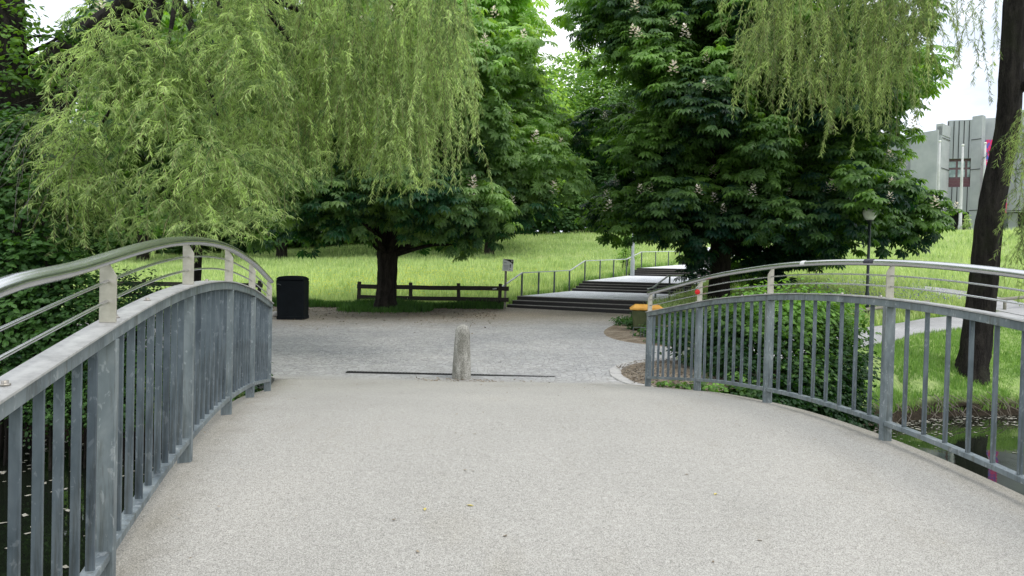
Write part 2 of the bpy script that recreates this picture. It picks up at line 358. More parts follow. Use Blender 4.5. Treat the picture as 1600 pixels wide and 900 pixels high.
M['roots'] = simple("pale roots", (.10, .085, .065), (.26, .23, .19), 20, .9)

# ------------------------------------------------------------------ terrain functions
BX = [-400, -60, -14, -8, -5, -3.8, -3.05, -2.4, 1.6, 2.5, 4, 6, 8, 10, 14, 30, 60, 400]
BY = [40, 17, 13.5, 12.4, 11.4, 10.4, 8.9, 8.4, 8.3, 9.2, 11, 13.5, 15.5, 16.5, 17.3, 19, 22, 60]
def bank(x): return np.interp(x, BX, BY)
HT = [-60, -30, -15, -6, 0, 1.2, 6.6, 8.4, 15.2, 17.7, 27.6, 30.5, 40, 50, 60, 80, 400]
HV = [-1.8, -1.70, -1.62, -1.42, -1.24, -1.12, -.66, -.25, .10, .50, 1.12, 1.80, 3.85, 4.85, 5.15, 5.4, 6.2]
def tu(x, y): return (x + .17) * .44 + (y - 27.5) * .898, (x + .17) * .898 - (y - 27.5) * .44
def H(x, y):
    t, u = tu(x, y); h = 0
    for d in (-1.2, -.4, .4, 1.2): h = h + np.interp(t + d, HT, HV) / 4
    return h
def G(x, y):
    """terrain, world z"""
    x = np.asarray(x, float); y = np.asarray(y, float)
    b = y - bank(x)
    wd = np.clip((x - 3) / 5, 0, 1) * (1 - np.clip((x - 60) / 60, 0, 1))
    prof_r = np.interp(b, [-3, -.4, 0, .12, .30, 1.5, 2.8, 4.2], [-3.9, -3.4, -3.02, -2.78, -2.58, -2.0, -1.62, 0])
    prof_l = np.interp(b, [-3, -.4, 0, .5, 1.6, 2.4], [-3.9, -3.4, -3.0, -2.5, -1.66, 0])
    far = H(x, y)
    rr = np.where(b < 2.8, prof_r, np.interp(b, [2.8, 4.2], [0, 1]) * (far + 1.62) - 1.62)
    ll = np.where(b < 1.6, prof_l, np.interp(b, [1.6, 2.4], [0, 1]) * (far + 1.66) - 1.66)
    z = wd * rr + (1 - wd) * ll
    z = np.where(b > 4.2, far, z)
    nb = np.interp(b, [-60, -19.5, -18, -17, -3], [-1.8, -1.9, -3.2, -3.9, -3.9])
    z = np.where(b < -3, nb, z)
    wob = .035 * np.sin(x * 1.3 + y * .7) + .03 * np.sin(x * .5 - y * 1.1 + 1)
    t, u = tu(x, y)
    out = np.clip((np.abs(u - 2.5) - 4) / 3, 0, 1) * np.clip((y - 28) / 4, 0, 1)
    z = z + wob * np.clip(b / 4, 0, 1) * out
    # keep the terrain below the stair flights
    cor = (u > -.1) & (u < 5.3) & (t > -.2) & (t < 60)
    z = np.where(cor, z - .30, z)
    return z + EYE
# sheet of terrain: rows follow the bank so the cut edge stays crisp
xs = np.concatenate([[-400, -200, -110, -70, -50, -38], np.arange(-30, 30.01, .33), [34, 40, 46, 54, 64, 80, 110, 200, 400]])
bs = np.concatenate([[-300, -60, -30, -22, -19.5, -18.6, -18, -17, -12, -6, -3, -1.2, -.4, -.12, 0, .06, .12, .2, .3, .5, .8, 1.2, 1.6, 2.0, 2.2, 2.6, 3, 3.4],
                     np.arange(3.7, 24, .3), np.arange(24, 50, .8), [52, 55, 58, 62, 66, 72, 80, 90, 110, 150, 220, 400, 900]])
XX, BB = np.meshgrid(xs, bs); YY = bank(XX) + BB
ZZ = G(XX, YY); nx = len(xs); nb_ = len(bs)
bmask = (BB > -.2) & (BB < 1.0)
ZZ = ZZ + np.where(bmask, rng.normal(0, .035, ZZ.shape), 0); YYj = YY + np.where(bmask & (BB > 0), rng.normal(0, .05, ZZ.shape), 0)
idx = np.arange(nx * nb_).reshape(nb_, nx)
F = np.stack([idx[:-1, :-1], idx[:-1, 1:], idx[1:, 1:], idx[1:, :-1]], -1).reshape(-1, 4)
terr = link("ground", npmesh("ground", np.stack([XX, YYj, ZZ], -1), F, M['meadow'], smooth=True)); tag(terr, kind="structure")

def sheet(name, rows, mat, lift, nu=24, nv=8, zf=None, drop=.25, kind="structure"):
    """strip of surface between left and right edge points, following the terrain"""
    L = np.array([r[0] for r in rows], float); Rr = np.array([r[1] for r in rows], float)
    k = np.linspace(0, len(rows) - 1, (len(rows) - 1) * nv + 1)
    Li = np.stack([np.interp(k, range(len(rows)), L[:, i]) for i in (0, 1)], -1); Ri = np.stack([np.interp(k, range(len(rows)), Rr[:, i]) for i in (0, 1)], -1)
    s = np.linspace(0, 1, nu + 1)
    P = Li[:, None, :] * (1 - s)[None, :, None] + Ri[:, None, :] * s[None, :, None]
    Z = (zf or G)(P[..., 0], P[..., 1]) + lift
    n, mm = Z.shape; V = np.concatenate([P, Z[..., None]], -1)
    i = np.arange(n * mm).reshape(n, mm)
    F = np.stack([i[:-1, :-1], i[:-1, 1:], i[1:, 1:], i[1:, :-1]], -1).reshape(-1, 4)
    # skirt
    ring = np.concatenate([i[0, :], i[1:, -1], i[-1, -2::-1], i[-2:0:-1, 0]])
    V2 = V.reshape(-1, 3)[ring].copy(); V2[:, 2] -= drop
    a = ring; b = np.roll(ring, -1); c = np.arange(len(ring)) + n * mm; d = np.roll(c, -1)
    F2 = np.stack([a, b, d, c], -1)
    o = link(name, npmesh(name, np.concatenate([V.reshape(-1, 3), V2]), np.concatenate([F, F2]), mat, smooth=False))
    if kind: tag(o, kind=kind)
    return o
def Hw(x, y): return H(x, y) + EYE

# water
wv = [(-400, -12, -2.92 + EYE), (400, -12, -2.92 + EYE), (400, 70, -2.92 + EYE), (-400, 45, -2.92 + EYE)]
wat = link("water", npmesh("water", wv, [[0, 1, 2, 3]], M['water'])); tag(wat, kind="structure")

# ------------------------------------------------------------------ bridge deck
DS = [-14, -10, 0, 1.2, 2.35, 3.3, 4.0, 4.7, 5.5, 6.3, 7.6, 8.1, 9.2, 9.8, 10.5, 11.5, 13, 30]
DV = [-1.9, -1.9, -1.72, -1.55, -1.39, -1.265, -1.19, -1.148, -1.135, -1.155, -1.25, -1.31, -1.445, -1.525, -1.585, -1.605, -1.60, -1.6]
_s = np.arange(-14, 20, .05); _k = np.exp(-(np.arange(-1, 1.01, .05) ** 2) / (2 * .3 ** 2)); _k /= _k.sum()
_d = np.interp(_s, DS, DV); _d = np.convolve(np.pad(_d, 20, mode='edge'), _k, 'valid')
def D(x, y): return np.interp(-.21 * np.asarray(x, float) + .98 * np.asarray(y, float), _s, _d) + EYE
def lx(y): return -1.92 - .218 * (y - 4.38)
def rx(y): return 2.79 - .172 * (y - 5.46)
ys = np.append(np.arange(-11, 10.61, .2), [10.75, 10.85, 10.95, 11.05, 11.12])
V = []; edge = .11
def deck_end(k): return 10.5 + .15 * k
n = 25; rows = []
for y in ys:
    l = np.array([lx(y) - edge, y]); r = np.array([rx(y) + edge, y - .0])
    for j in range(n):
        f = j / (n - 1); p = l * (1 - f) + r * f
        camber = .02 * (1 - (2 * f - 1) ** 2)
        V.append((p[0], p[1], float(D(p[0], p[1])) + camber * float(np.interp(p[1], [10, 11], [1, .3])) - float(np.interp(p[1], [10.7, 10.95, 11.12], [0, .006, .035])) - (.012 if f in (0, 1) else 0)))
nv = len(V); nr = len(ys)
F = [(i * n + j, i * n + j + 1, (i + 1) * n + j + 1, (i + 1) * n + j) for i in range(nr - 1) for j in range(n - 1)]
V += [(x, y, z - .38) for x, y, z in V]
F += [tuple(nv + k for k in f[::-1]) for f in F[:]]
for i in range(nr - 1):
    F += [(i * n, (i + 1) * n, nv + (i + 1) * n, nv + i * n), ((i + 1) * n - 1, nv + (i + 1) * n - 1, nv + (i + 2) * n - 1, (i + 2) * n - 1)]
for j in range(n - 1):
    F += [(j, nv + j, nv + j + 1, j + 1), ((nr - 1) * n + j, (nr - 1) * n + j + 1, nv + (nr - 1) * n + j + 1, nv + (nr - 1) * n + j)]
dk = link("bridge_deck", npmesh("bridge_deck", V, F, M['deck'], smooth=False))
dk.data.polygons.foreach_set("use_smooth", [abs(p.normal.z) > .8 for p in dk.data.polygons]); tag(dk, kind="structure")
# steel girders and abutment under the deck
ab = MB()
for fx in (.12, .5, .88):
    pts = []
    for y in np.arange(-10, 10.3, .5):
        x = (lx(y)) * (1 - fx) + rx(y) * fx; pts.append((x, y, float(D(x, y)) - .52))
    ab.sweep([(-.1, -.14), (.1, -.14), (.1, .14), (-.1, .14)], pts)
o = ab.build("bridge_girders", M['conc']); tag(o, kind="structure")
am = MB(); am.prism([(-3.3, 8.6), (2.3, 8.6), (2.0, 10.9), (-3.4, 10.9)], -2.2, -.30)
o = am.build("bridge_abutment", M['conc']); tag(o, kind="structure")

# ------------------------------------------------------------------ plaza, paths, beds
def plz(x, y):
    """plaza surface meets the deck smoothly"""
    f = np.clip((np.asarray(y, float) - 10.4) / 1.6, 0, 1)
    return (1 - f) * (-1.603 + EYE) + f * Hw(x, y)
rows = [((-3.45, 10.82), (1.86, 10.82)), ((-4.2, 11.9), (1.74, 11.75)), ((-5, 12.8), (1.82, 12.4)), ((-6.5, 13.7), (2.1, 13.1)), ((-8, 14.4), (3.0, 13.75)), ((-8.6, 14.7), (4.5, 13.95)),
        ((-9.5, 15.3), (4.5, 15.5)), ((-10.5, 16), (3.3, 16.0)), ((-11, 17), (2.6, 16.9)), ((-11.3, 18.4), (2.4, 18.2)), ((-11.3, 20), (2.6, 20)), ((-11.3, 22), (3.3, 22)),
        ((-11, 24), (4.5, 24.75)), ((-10.5, 26), (2.3, 26.05)), ((-9.8, 27.2), (-.15, 27.45))]
plaza = sheet("plaza", rows, M['setts'], .014, nu=40, nv=6, zf=plz)
sheet("path", [((4.3, 13.85), (4.3, 15.9)), ((6, 15.7), (6.5, 17.8)), ((8.6, 18.5), (9.5, 20.6)), ((11.2, 20.5), (12.8, 23)), ((14.6, 21.9), (17, 24.8)), ((22, 23.4), (25, 26.3)), ((45, 25), (45, 28))], M['path'], .04, nu=10)
sheet("upper_path", [((16.1, 22.6), (18.2, 23.4)), ((16.2, 27.5), (17.9, 27.3)), ((16.3, 30), (17.5, 29.6)), ((16.2, 32.5), (17.2, 32.2)), ((15.2, 35), (16.2, 35.2))], M['path'], .06, nu=8)
# bark chip bed by the railing end, with kerb
def ringfan(name, pts, c, mat, lift, kind="structure"):
    P = np.array(pts, float); n = len(P); c = np.array(c, float); V = []; K = 6
    for k in range(K + 1):
        f = k / K; Q = c * (1 - f) + P * f
        z = np.array([plz(q[0], q[1]) if q[1] < 12 else Hw(q[0], q[1]) for q in Q]); V.append(np.column_stack([Q, z + lift * (1 if k < K else .2)]))
    V = np.concatenate(V); i = np.arange((K + 1) * n).reshape(K + 1, n)
    F = np.stack([i[:-1], np.roll(i[:-1], -1, 1), np.roll(i[1:], -1, 1), i[1:]], -1).reshape(-1, 4)
    o = link(name, npmesh(name, V, F, mat, smooth=True))
    if kind: tag(o, kind=kind)
    return o
def smooth_poly(P, it=2):
    P = np.array(P, float)
    for _ in range(it):
        Q = .75 * P + .25 * np.roll(P, -1, 0); W = .25 * P + .75 * np.roll(P, -1, 0); P = np.stack([Q, W], 1).reshape(-1, 2)
    return P
bed = smooth_poly([(1.80, 10.85), (1.66, 11.9), (1.85, 12.7), (2.3, 13.55), (3.5, 13.95), (5.4, 14.3), (5.6, 13.2), (4.4, 11.9), (3.3, 10.8), (2.6, 10.35), (2.15, 10.4)])
ringfan("bark_chip_bed", bed, (3.4, 12.3), M['chips'], .045)
isl = smooth_poly([(2.15, 18.2), (2.4, 16.75), (3.3, 15.75), (4.6, 15.9), (7.5, 18.8), (9, 20.5), (8.5, 24), (5.2, 24.6), (3.2, 22.2), (2.4, 20)])
ringfan("planted_island", isl, (4.6, 19.5), M['chips'], .03)
vrg = smooth_poly([(-11, 25), (-8.6, 25.2), (-7.6, 26.0), (-5.5, 26.3), (-3, 26.2), (-.7, 26.9), (-.3, 27.6), (-4, 27.9), (-9, 27.9), (-12, 27.4)])
# kerb: flush pale granite pavers round the bed
kp = [(3.0, 13.80), (2.55, 13.62), (2.2, 13.3), (1.92, 12.85), (1.76, 12.35), (1.70, 11.85), (1.73, 11.4), (1.85, 11.0), (2.05, 10.72), (2.35, 10.5)]
kp = [Vector((x, y, 0)) for x, y in kp]
def resample(pts, step):
    out = [pts[0]]; acc = 0
    for a, b in zip(pts, pts[1:]):
        d = (b - a).length; pos = step - acc
        while pos <= d: out.append(a + (b - a) * pos / d); pos += step
        acc = (acc + d) % step
    return out
kp = resample(kp, .34)
kerb = MB()
for a, b in zip(kp, kp[1:]):
    c = (a + b) / 2; z = float(plz(c.x, c.y) if c.y < 12 else Hw(c.x, c.y)); ang = math.atan2(b.y - a.y, b.x - a.x)
    kerb.box((c.x + random.uniform(-.01, .01), c.y, z - .03 + random.uniform(0, .006)), ((b - a).length - .012, .19, .12), Matrix.Rotation(ang, 3, 'Z'))
tag(kerb.build("kerb", M['kerb'], bevel=.008), kind="structure")

# ------------------------------------------------------------------ bridge railings
def railing(fx, posts, y0, y1, label, side):
    root = empty("bridge_railing", (fx(posts[0]), posts[0], float(D(fx(posts[0]), posts[0]))), label=label, cat="railing", group="arched steel railings along the footbridge")
    ro = root.location.copy()
    def P(y, h, off=0): x = fx(y) + off; return Vector((x, y, float(D(fx(y), y)) + h)) - ro
    ang = math.atan2(1, (fx(1) - fx(0)))
    Rz = Matrix.Rotation(ang, 3, 'Z')       # local x along the rail
    yy = list(np.arange(y0, y1 + .001, .12)); yy[-1] = y1
    def hdr(y): return 1.31 + .025 * math.exp(-((y - 2.05) / .35) ** 2)
    mb = MB(); mb.sweep([(-.036, -.052), (.036, -.052), (.036, 0), (-.036, 0)], [P(y, 1.038) for y in yy]); tr = mb.build("top_rail", M['galv'], root, bevel=.003)
    mb = MB(); mb.sweep([(-.050, 0), (.050, 0), (.050, .010), (-.050, .010)], [P(y, 1.0405) for y in yy]); pl = mb.build("cover_plate", M['galvtop'], tr, bevel=.002)
    mb = MB(); mb.sweep([(-.030, -.017), (.030, -.017), (.030, .017), (-.030, .017)], [P(y, .125) for y in yy]); mb.build("bottom_rail", M['galv'], root, bevel=.003)
    yh = [y for y in yy]
    mb = MB(); n = 14
    prof = [(.031 * math.cos(a), .026 * math.sin(a)) for a in [k * 2 * math.pi / n for k in range(n)]]
    mb.sweep(prof, [P(y, hdr(y), side * .012) for y in yh]); mb.build("handrail", M['steel'], root, smooth=True)
    for hh in (1.135, 1.215):
        mb = MB(); mb.tube([P(y, hh) for y in yy], .0068, 6); mb.build("guide_rod", M['steel'], root, smooth=True)
    pm = MB(); pm.box((0, 0, -.01), (.044, .078, 1.00)); pme = pm.mesh("post", M['galv'])
    bmb = MB(); bmb.box((0, 0, 0), (.012, .033, .86)); bme = bmb.mesh("baluster", M['galv_shade'])
    sm = MB(); q = side
    prof = [(-.032 * q, 0), (.030 * q, 0), (.030 * q, .245), (.002 * q, .245), (-.032 * q, .185)]
    vs = [(-.006, a, b) for a, b in prof] + [(.006, a, b) for a, b in prof]; k = 5
    sm.add(vs, [(0, 1, 2, 3, 4), (9, 8, 7, 6, 5)] + [(i, (i + 1) % k, 5 + (i + 1) % k, 5 + i) for i in range(k)])
    sme = sm.mesh("bracket", M['bracket'])
    bt = MB(); bt.lathe((0, 0, 0), [(.001, 0), (.016, 0), (.016, .004), (.010, .005), (.010, .013), (.001, .014)], 8); bte = bt.mesh("bolt", M['bolt'], True)
    def put(nm, me, y, h, tilt=0, bev=.003):
        o = link(nm, me, root, P(y, h)); o.rotation_euler = (0, 0, ang + random.uniform(-.01, .01))
        if bev: m_ = o.modifiers.new("bevel", 'BEVEL'); m_.width = bev; m_.segments = 2; m_.limit_method = 'ANGLE'
        return o
    for i, y in enumerate(posts):
        put("post", pme, y, .495)
        b = put("bracket", sme, y, 1.05, bev=.0015)
        put("bolt", bte, y + .10, 1.0505, bev=0)
        if y + .57 < y1: put("bolt", bte, y + .57, 1.0505, bev=0)
        if i + 1 < len(posts):
            y2 = posts[i + 1]
            for k in range(1, 9):
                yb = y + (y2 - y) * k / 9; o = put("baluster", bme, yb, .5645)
    return root
# mesh axes: local x along rail; posts are deep across the rail
railing(lx, [1.50, 2.94, 4.38, 5.84, 7.22, 8.76], .9, 8.84, "near left galvanised bridge railing with curved stainless handrail, beside the willow", 1)
railing(rx, [2.0, 3.72, 5.46, 7.15, 8.75, 10.38], .9, 10.42, "right galvanised bridge railing with a small red padlock, in front of the leafy bush", -1)
# red padlock on the right railing, stickers on its handrail
def railp(y, h, off=0): return Vector((rx(y) + off, y, float(D(rx(y), y)) + h))
pk = empty("padlock", railp(8.70, 1.16, -.05), label="red round padlock hooked on the right railing's bracket above the bush", cat="padlock")
mb = MB(); mb.lathe((0, 0, 0), [(.001, -.014), (.026, -.012), (.031, -.007), (.031, .007), (.026, .012), (.001, .014)], 18)
o = mb.build("lock_body", M['red'], pk, smooth=True); o.rotation_euler = (R(90), 0, 0)
mb = MB(); mb.tube([(.018 * math.cos(a), 0, .034 + .03 * math.sin(a)) for a in np.linspace(0, math.pi, 9)], .004, 6); mb.build("shackle", M['steel'], pk, smooth=True)
def sticker(px, y, w, mat, label):
    mb = MB(); n = 10
    yy = np.linspace(y - w / 2, y + w / 2, 4); prof = [(.0325 * math.cos(a), .0275 * math.sin(a)) for a in np.linspace(R(100), R(200), n)]
    vs = []; c = railp(y, 1.31, -.012)
    for q in yy:
        t = Vector((-.172, 1, 0)).normalized(); side = Vector((t.y, -t.x, 0))
        vs += [tuple(railp(q, 1.31, -.012) + side * a + Vector((0, 0, 1)) * b - c) for a, b in prof]
    fs = [(i * n + k, i * n + k + 1, (i + 1) * n + k + 1, (i + 1) * n + k) for i in range(3) for k in range(n - 1)]
    mb.add(vs, fs); o = mb.build("sticker", mat, None, smooth=True, loc=c); return tag(o, label, "sticker")
sticker(0, 5.66, .11, M['sticker'], "small black printed sticker wrapped round the right bridge handrail")
sticker(0, 6.55, .07, M['stickerw'], "small torn white sticker on the right bridge handrail")

# ------------------------------------------------------------------ bollard, slot drain
bz = float(Hw(-.78, 11.3)) + .0
prof = [(.001, -.06), (.150, -.06), (.146, .05), (.140, .2), (.128, .42), (.118, .62), (.113, .70), (.106, .76), (.090, .805), (.065, .835), (.035, .85), (.001, .855)]
mb = MB(); mb.lathe((0, 0, 0), prof, 28)
bo = mb.build("stone_bollard", M['granite'], None, smooth=True, loc=(at(721, 592, 11.25).x, 11.25, bz - .01)); bo.rotation_euler = (0, 0, .4)
tag(bo, "pale granite bollard with a rounded top standing at the end of the bridge", "bollard")
dy = 11.62; x0, x1 = at(541, 587, dy).x, at(868, 587, dy).x
dr = empty("slot_drain", ((x0 + x1) / 2, dy, float(plz(0, dy)) + .016), label="thin dark slotted drain grate set across the paving behind the bollard", cat="drain")
mb = MB()
for s_ in (-.045, .045): mb.box((0, s_, 0), (x1 - x0, .012, .014))
mb.build("grate_edge", M['iron'], dr)
mb = MB()
for k in np.arange(x0 + .02, x1, .045): mb.box((k - (x0 + x1) / 2, 0, 0), (.02, .08, .012))
mb.build("grate_bars", M['iron'], dr)
mb = MB(); mb.box((0, 0, -.006), (x1 - x0, .08, .004)); mb.build("channel", M['black'], dr)

# ------------------------------------------------------------------ scatter machinery
def basis(fwd, nrm):
    f = fwd / np.linalg.norm(fwd, axis=1, keepdims=True)
    x = np.cross(f, nrm); x /= np.linalg.norm(x, axis=1, keepdims=True) + 1e-9
    z = np.cross(x, f); return np.stack([x, f, z], -1)      # columns x,y,z
def scatter(tv, tf, pos, Rm, sc):
    tv = np.asarray(tv, float); V = np.einsum('nij,tj->nti', Rm, tv) * np.asarray(sc)[:, None, None] + pos[:, None, :]
    off = (np.arange(len(pos)) * len(tv))[:, None, None]
    if not isinstance(tf, list): tf = [tf]
    return V.reshape(-1, 3), [(np.asarray(f)[None] + off).reshape(-1, np.asarray(f).shape[1]) for f in tf]
def rv(n): v = rng.normal(size=(n, 3)); return v / np.linalg.norm(v, axis=1, keepdims=True)
def palmate():
    V = []; F = []
    for a, L in ((0, 1), (33, .95), (-33, .95), (68, .78), (-68, .78), (108, .5), (-108, .5)):
        a = R(a); u = np.array([math.sin(a), math.cos(a), 0]); w = np.array([math.cos(a), -math.sin(a), 0]); z = np.array([0, 0, 1]); n = len(V)
        V += [u * .03, u * .64 * L - w * .17 * L - z * .13, u * .60 * L + z * -.05, u * .64 * L + w * .17 * L - z * .13, u * L * .96 - z * .36]
        F += [(n, n + 1, n + 4, n + 2), (n, n + 2, n + 4, n + 3)]
    return np.array(V), np.array(F)
PALM = palmate()
OVATE = (np.array([(0, 0, 0), (-.34, .35, -.04), (-.30, .65, -.09), (0, 1, -.18), (.30, .65, -.09), (.34, .35, -.04), (0, .5, .05)]), np.array([(0, 1, 6, 5), (1, 2, 3, 6), (6, 3, 4, 5)]))
LANCE = (np.array([(0, 0, 0), (-.062, .4, 0), (0, 1, -.14), (.062, .4, 0)]), np.array([(0, 1, 2, 3)]))
BLADE = (np.array([(-.5, 0, 0), (.5, 0, 0), (-.38, .12, .55), (.38, .12, .55), (0, .42, 1)]), [np.array([(0, 1, 3, 2)]), np.array([(2, 3, 4)])])

def lump_crown(lumps, per_area, cluster, leaf, leafsize, upbias=.7, rad=.28, tone_z=None, flat=.75, shell=(.72, 1.08)):
    """leaf clusters on the surface of many overlapping lumps"""
    PP = []; NN = []; FF = []; VV = []
    for (cx, cy, cz, r) in lumps:
        n = int(per_area * 4 * math.pi * r * r)
        d = rv(n); d[:, 2] = np.where((d[:, 2] < -.35) & (rng.random(n) < .6), -d[:, 2], d[:, 2])
        wob = 1 + .18 * np.sin(d[:, 0] * 5 + cx * 3) * np.sin(d[:, 1] * 5 + cy * 2) + .1 * rng.normal(size=n)
        rr = r * rng.uniform(shell[0], shell[1], n) * wob
        p = np.array([cx, cy, cz]) + d * rr[:, None] * np.array([1, 1, flat])
        out = d * np.array([1, 1, .6]); tone = rng.normal(.40, .19) + .10 * rng.normal(size=n) + .12 * d[:, 2] + (0 if tone_z is None else (p[:, 2] - tone_z[0]) * tone_z[1])  # upper leaves get lighter tones: light from above put into the colour
        for c in range(cluster):
            a = rng.uniform(0, 6.283, n); ho = np.stack([np.cos(a), np.sin(a), -.25 - .45 * rng.random(n)], -1)
            f = ho + out * .5; nn_ = np.array([0, 0, 1.]) * upbias + out * .5 + rv(n) * .28
            PP.append(p + ho * rng.uniform(.1, 1, (n, 1)) * rad); FF.append(f); NN.append(nn_); VV.append(tone + .10 * rng.normal(size=n))
    P = np.concatenate(PP); Fw = np.concatenate(FF); Nn = np.concatenate(NN); v = np.concatenate(VV)
    Rm = basis(Fw, Nn); V, Fc = scatter(leaf[0], leaf[1], P, Rm, leafsize * rng.uniform(.75, 1.2, len(P)))
    nf = len(leaf[1]); return V, Fc, np.repeat(v, nf)
def ellip_lumps(c, rad, n, r0, r1, zmin=-1, seed=1, inner=.25):
    rs = np.random.default_rng(seed); out = []
    while len(out) < n:
        d = rs.normal(size=3); d /= np.linalg.norm(d)
        if d[2] < zmin: continue
        k = rs.uniform(.72, 1.0) if rs.random() > inner else rs.uniform(.3, .7)
        out.append((c[0] + d[0] * rad[0] * k, c[1] + d[1] * rad[1] * k, c[2] + d[2] * rad[2] * k, rs.uniform(r0, r1)))
    return out
def trunk_mesh(pts, rad, mat, seed=0, n=22, sub=5, ridges=9, amp=.07):
    """tapered, ridged trunk"""
    rs = np.random.default_rng(seed); P = np.array([tuple(p) for p in pts], float); k = np.linspace(0, len(P) - 1, (len(P) - 1) * sub + 1)
    Q = np.stack([np.interp(k, range(len(P)), P[:, i]) for i in range(3)], -1)
    for _ in range(3): Q[1:-1] = .25 * Q[:-2] + .5 * Q[1:-1] + .25 * Q[2:]
    r = np.interp(k, range(len(P)), rad); ph = rs.uniform(0, 6, 4); a = np.linspace(0, 2 * math.pi, n, endpoint=False); V = []
    for i in range(len(Q)):
        t = Q[min(i + 1, len(Q) - 1)] - Q[max(i - 1, 0)]; t /= np.linalg.norm(t)
        ref = np.array([1, 0, 0]) if abs(t[0]) < .8 else np.array([0, 1, 0]); u = ref - t * ref.dot(t); u /= np.linalg.norm(u); w = np.cross(t, u)
        rr = r[i] * (1 + amp * np.sin(ridges * a + ph[0] + .6 * math.sin(i * .7)) + amp * .8 * np.sin(3 * a + ph[1] + i * .2) + rs.normal(0, amp * .4, n))
        V.append(Q[i] + np.outer(np.cos(a) * rr, u) + np.outer(np.sin(a) * rr, w))
    V = np.concatenate(V); i_ = np.arange(len(Q) * n).reshape(len(Q), n)
    F = np.stack([i_[:-1], np.roll(i_[:-1], -1, 1), np.roll(i_[1:], -1, 1), i_[1:]], -1).reshape(-1, 4)
    return V, F
def multi(parts):
    V = []; F = []; o = 0
    for v, f in parts: V.append(v); F.append(np.asarray(f) + o); o += len(v)
    return np.concatenate(V), np.concatenate(F)
def limbs_to(base, targets, r0, seed, bend=.4):
    rs = np.random.default_rng(seed); ps = []
    for tx, ty, tz in targets:
        b = Vector(base); t = Vector((tx, ty, tz)); mid = b.lerp(t, .5) + Vector((rs.uniform(-.3, .3), rs.uniform(-.3, .3), rs.uniform(.1, bend)))
        ps.append(trunk_mesh([b, b.lerp(mid, .55), mid, mid.lerp(t, .6), t], [r0, r0 * .75, r0 * .55, r0 * .35, r0 * .12], None, rs.integers(1e6), n=8, sub=3, amp=.05))
    return ps

def chestnut(loc, height0, c, rad, nl, seed, label, group, trunk_r, n_blossom, extra=(), mat='chest', dens=4.2, tone_z=None, trim=False, lean=(0, 0), zmin=-.75, lr=(1.0, 1.7), blooms_label=None):
    x, y = loc; z = float(G(x, y)) - .12; root = empty("chestnut_tree", (x, y, z), label=label, cat="tree", group=group)
    o = np.array([x, y, z]); c = np.array(c, float)
    lumps = ellip_lumps(c, rad, nl, lr[0], lr[1], zmin, seed) + list(extra)
    if trim: lumps = [l for l in lumps if (l[0] + l[3] < 14.5) and not (l[2] > E + 7.5 and l[0] + l[3] > 14.2 - (l[2] - E - 7.5) * .75)]
    top = Vector((x + lean[0], y + lean[1], z + height0))
    ps = [trunk_mesh([(x, y, z - .1), (x, y, z + .12), (x, y, z + .5), (x + lean[0] * .5, y + lean[1] * .5, z + height0 * .55), top, (x + lean[0] * 1.4, y, z + height0 * 1.9), (c[0], c[1], c[2] + rad[2] * .5)],
                     [trunk_r * 1.55, trunk_r * 1.35, trunk_r * 1.05, trunk_r * .95, trunk_r, trunk_r * .7, trunk_r * .15], None, seed, n=26, sub=6)]
    V, F = multi(ps); link("trunk", npmesh("trunk", V - o, F, M['bark'], smooth=True), root)
    rs = np.random.default_rng(seed + 5); sel = [lumps[i][:3] for i in rs.choice(len(lumps), min(len(lumps), 34), replace=False)]
    ps = limbs_to(top, [s_ for s_ in sel if s_[2] > top.z - 2.4], trunk_r * .30, seed + 2)
    V, F = multi(ps); link("limbs", npmesh("limbs", V - o, F, M['bark'], smooth=True), root)
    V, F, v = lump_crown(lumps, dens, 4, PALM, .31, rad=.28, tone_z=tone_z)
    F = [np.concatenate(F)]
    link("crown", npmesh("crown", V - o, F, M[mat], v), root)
    # upright blossom candles
    t = []; tv = []
    for k in range(16):
        h = k / 15; a = k * 2.4; rr = .055 * (1 - h) + .008
        t.append((rr * math.cos(a), rr * math.sin(a), h * .24))
    pos = np.array(t); Vc, Fc = scatter(OVATE[0], OVATE[1], pos, basis(pos * [1, 1, 0] + [0, 0, .02], np.tile([0, 0, 1.], (16, 1))), np.full(16, .08))
    cm = npmesh("blossom", Vc, Fc, M['candle'], rng.uniform(.2, .9, len(np.concatenate(Fc))))
    k = 0; guard = 0
    while k < n_blossom and guard < 5000:
        guard += 1; l = lumps[rs.integers(len(lumps))]; d = rs.normal(size=3); d /= np.linalg.norm(d)
        if d[1] > -.3 or d[2] < -.3: continue
        p = np.array(l[:3]) + d * l[3] * 1.13 * np.array([1, 1, .78])
        if any(np.linalg.norm((p - np.array(m_[:3])) / np.array([1, 1, .75])) < m_[3] * .9 for m_ in lumps): continue
        b = link("blossom", cm, root, tuple(p - o)); b.rotation_euler = (rs.uniform(-.2, .2), rs.uniform(-.2, .2), rs.uniform(0, 6)); s_ = rs.uniform(1.0, 1.5); b.scale = (s_, s_, s_); k += 1
    return root

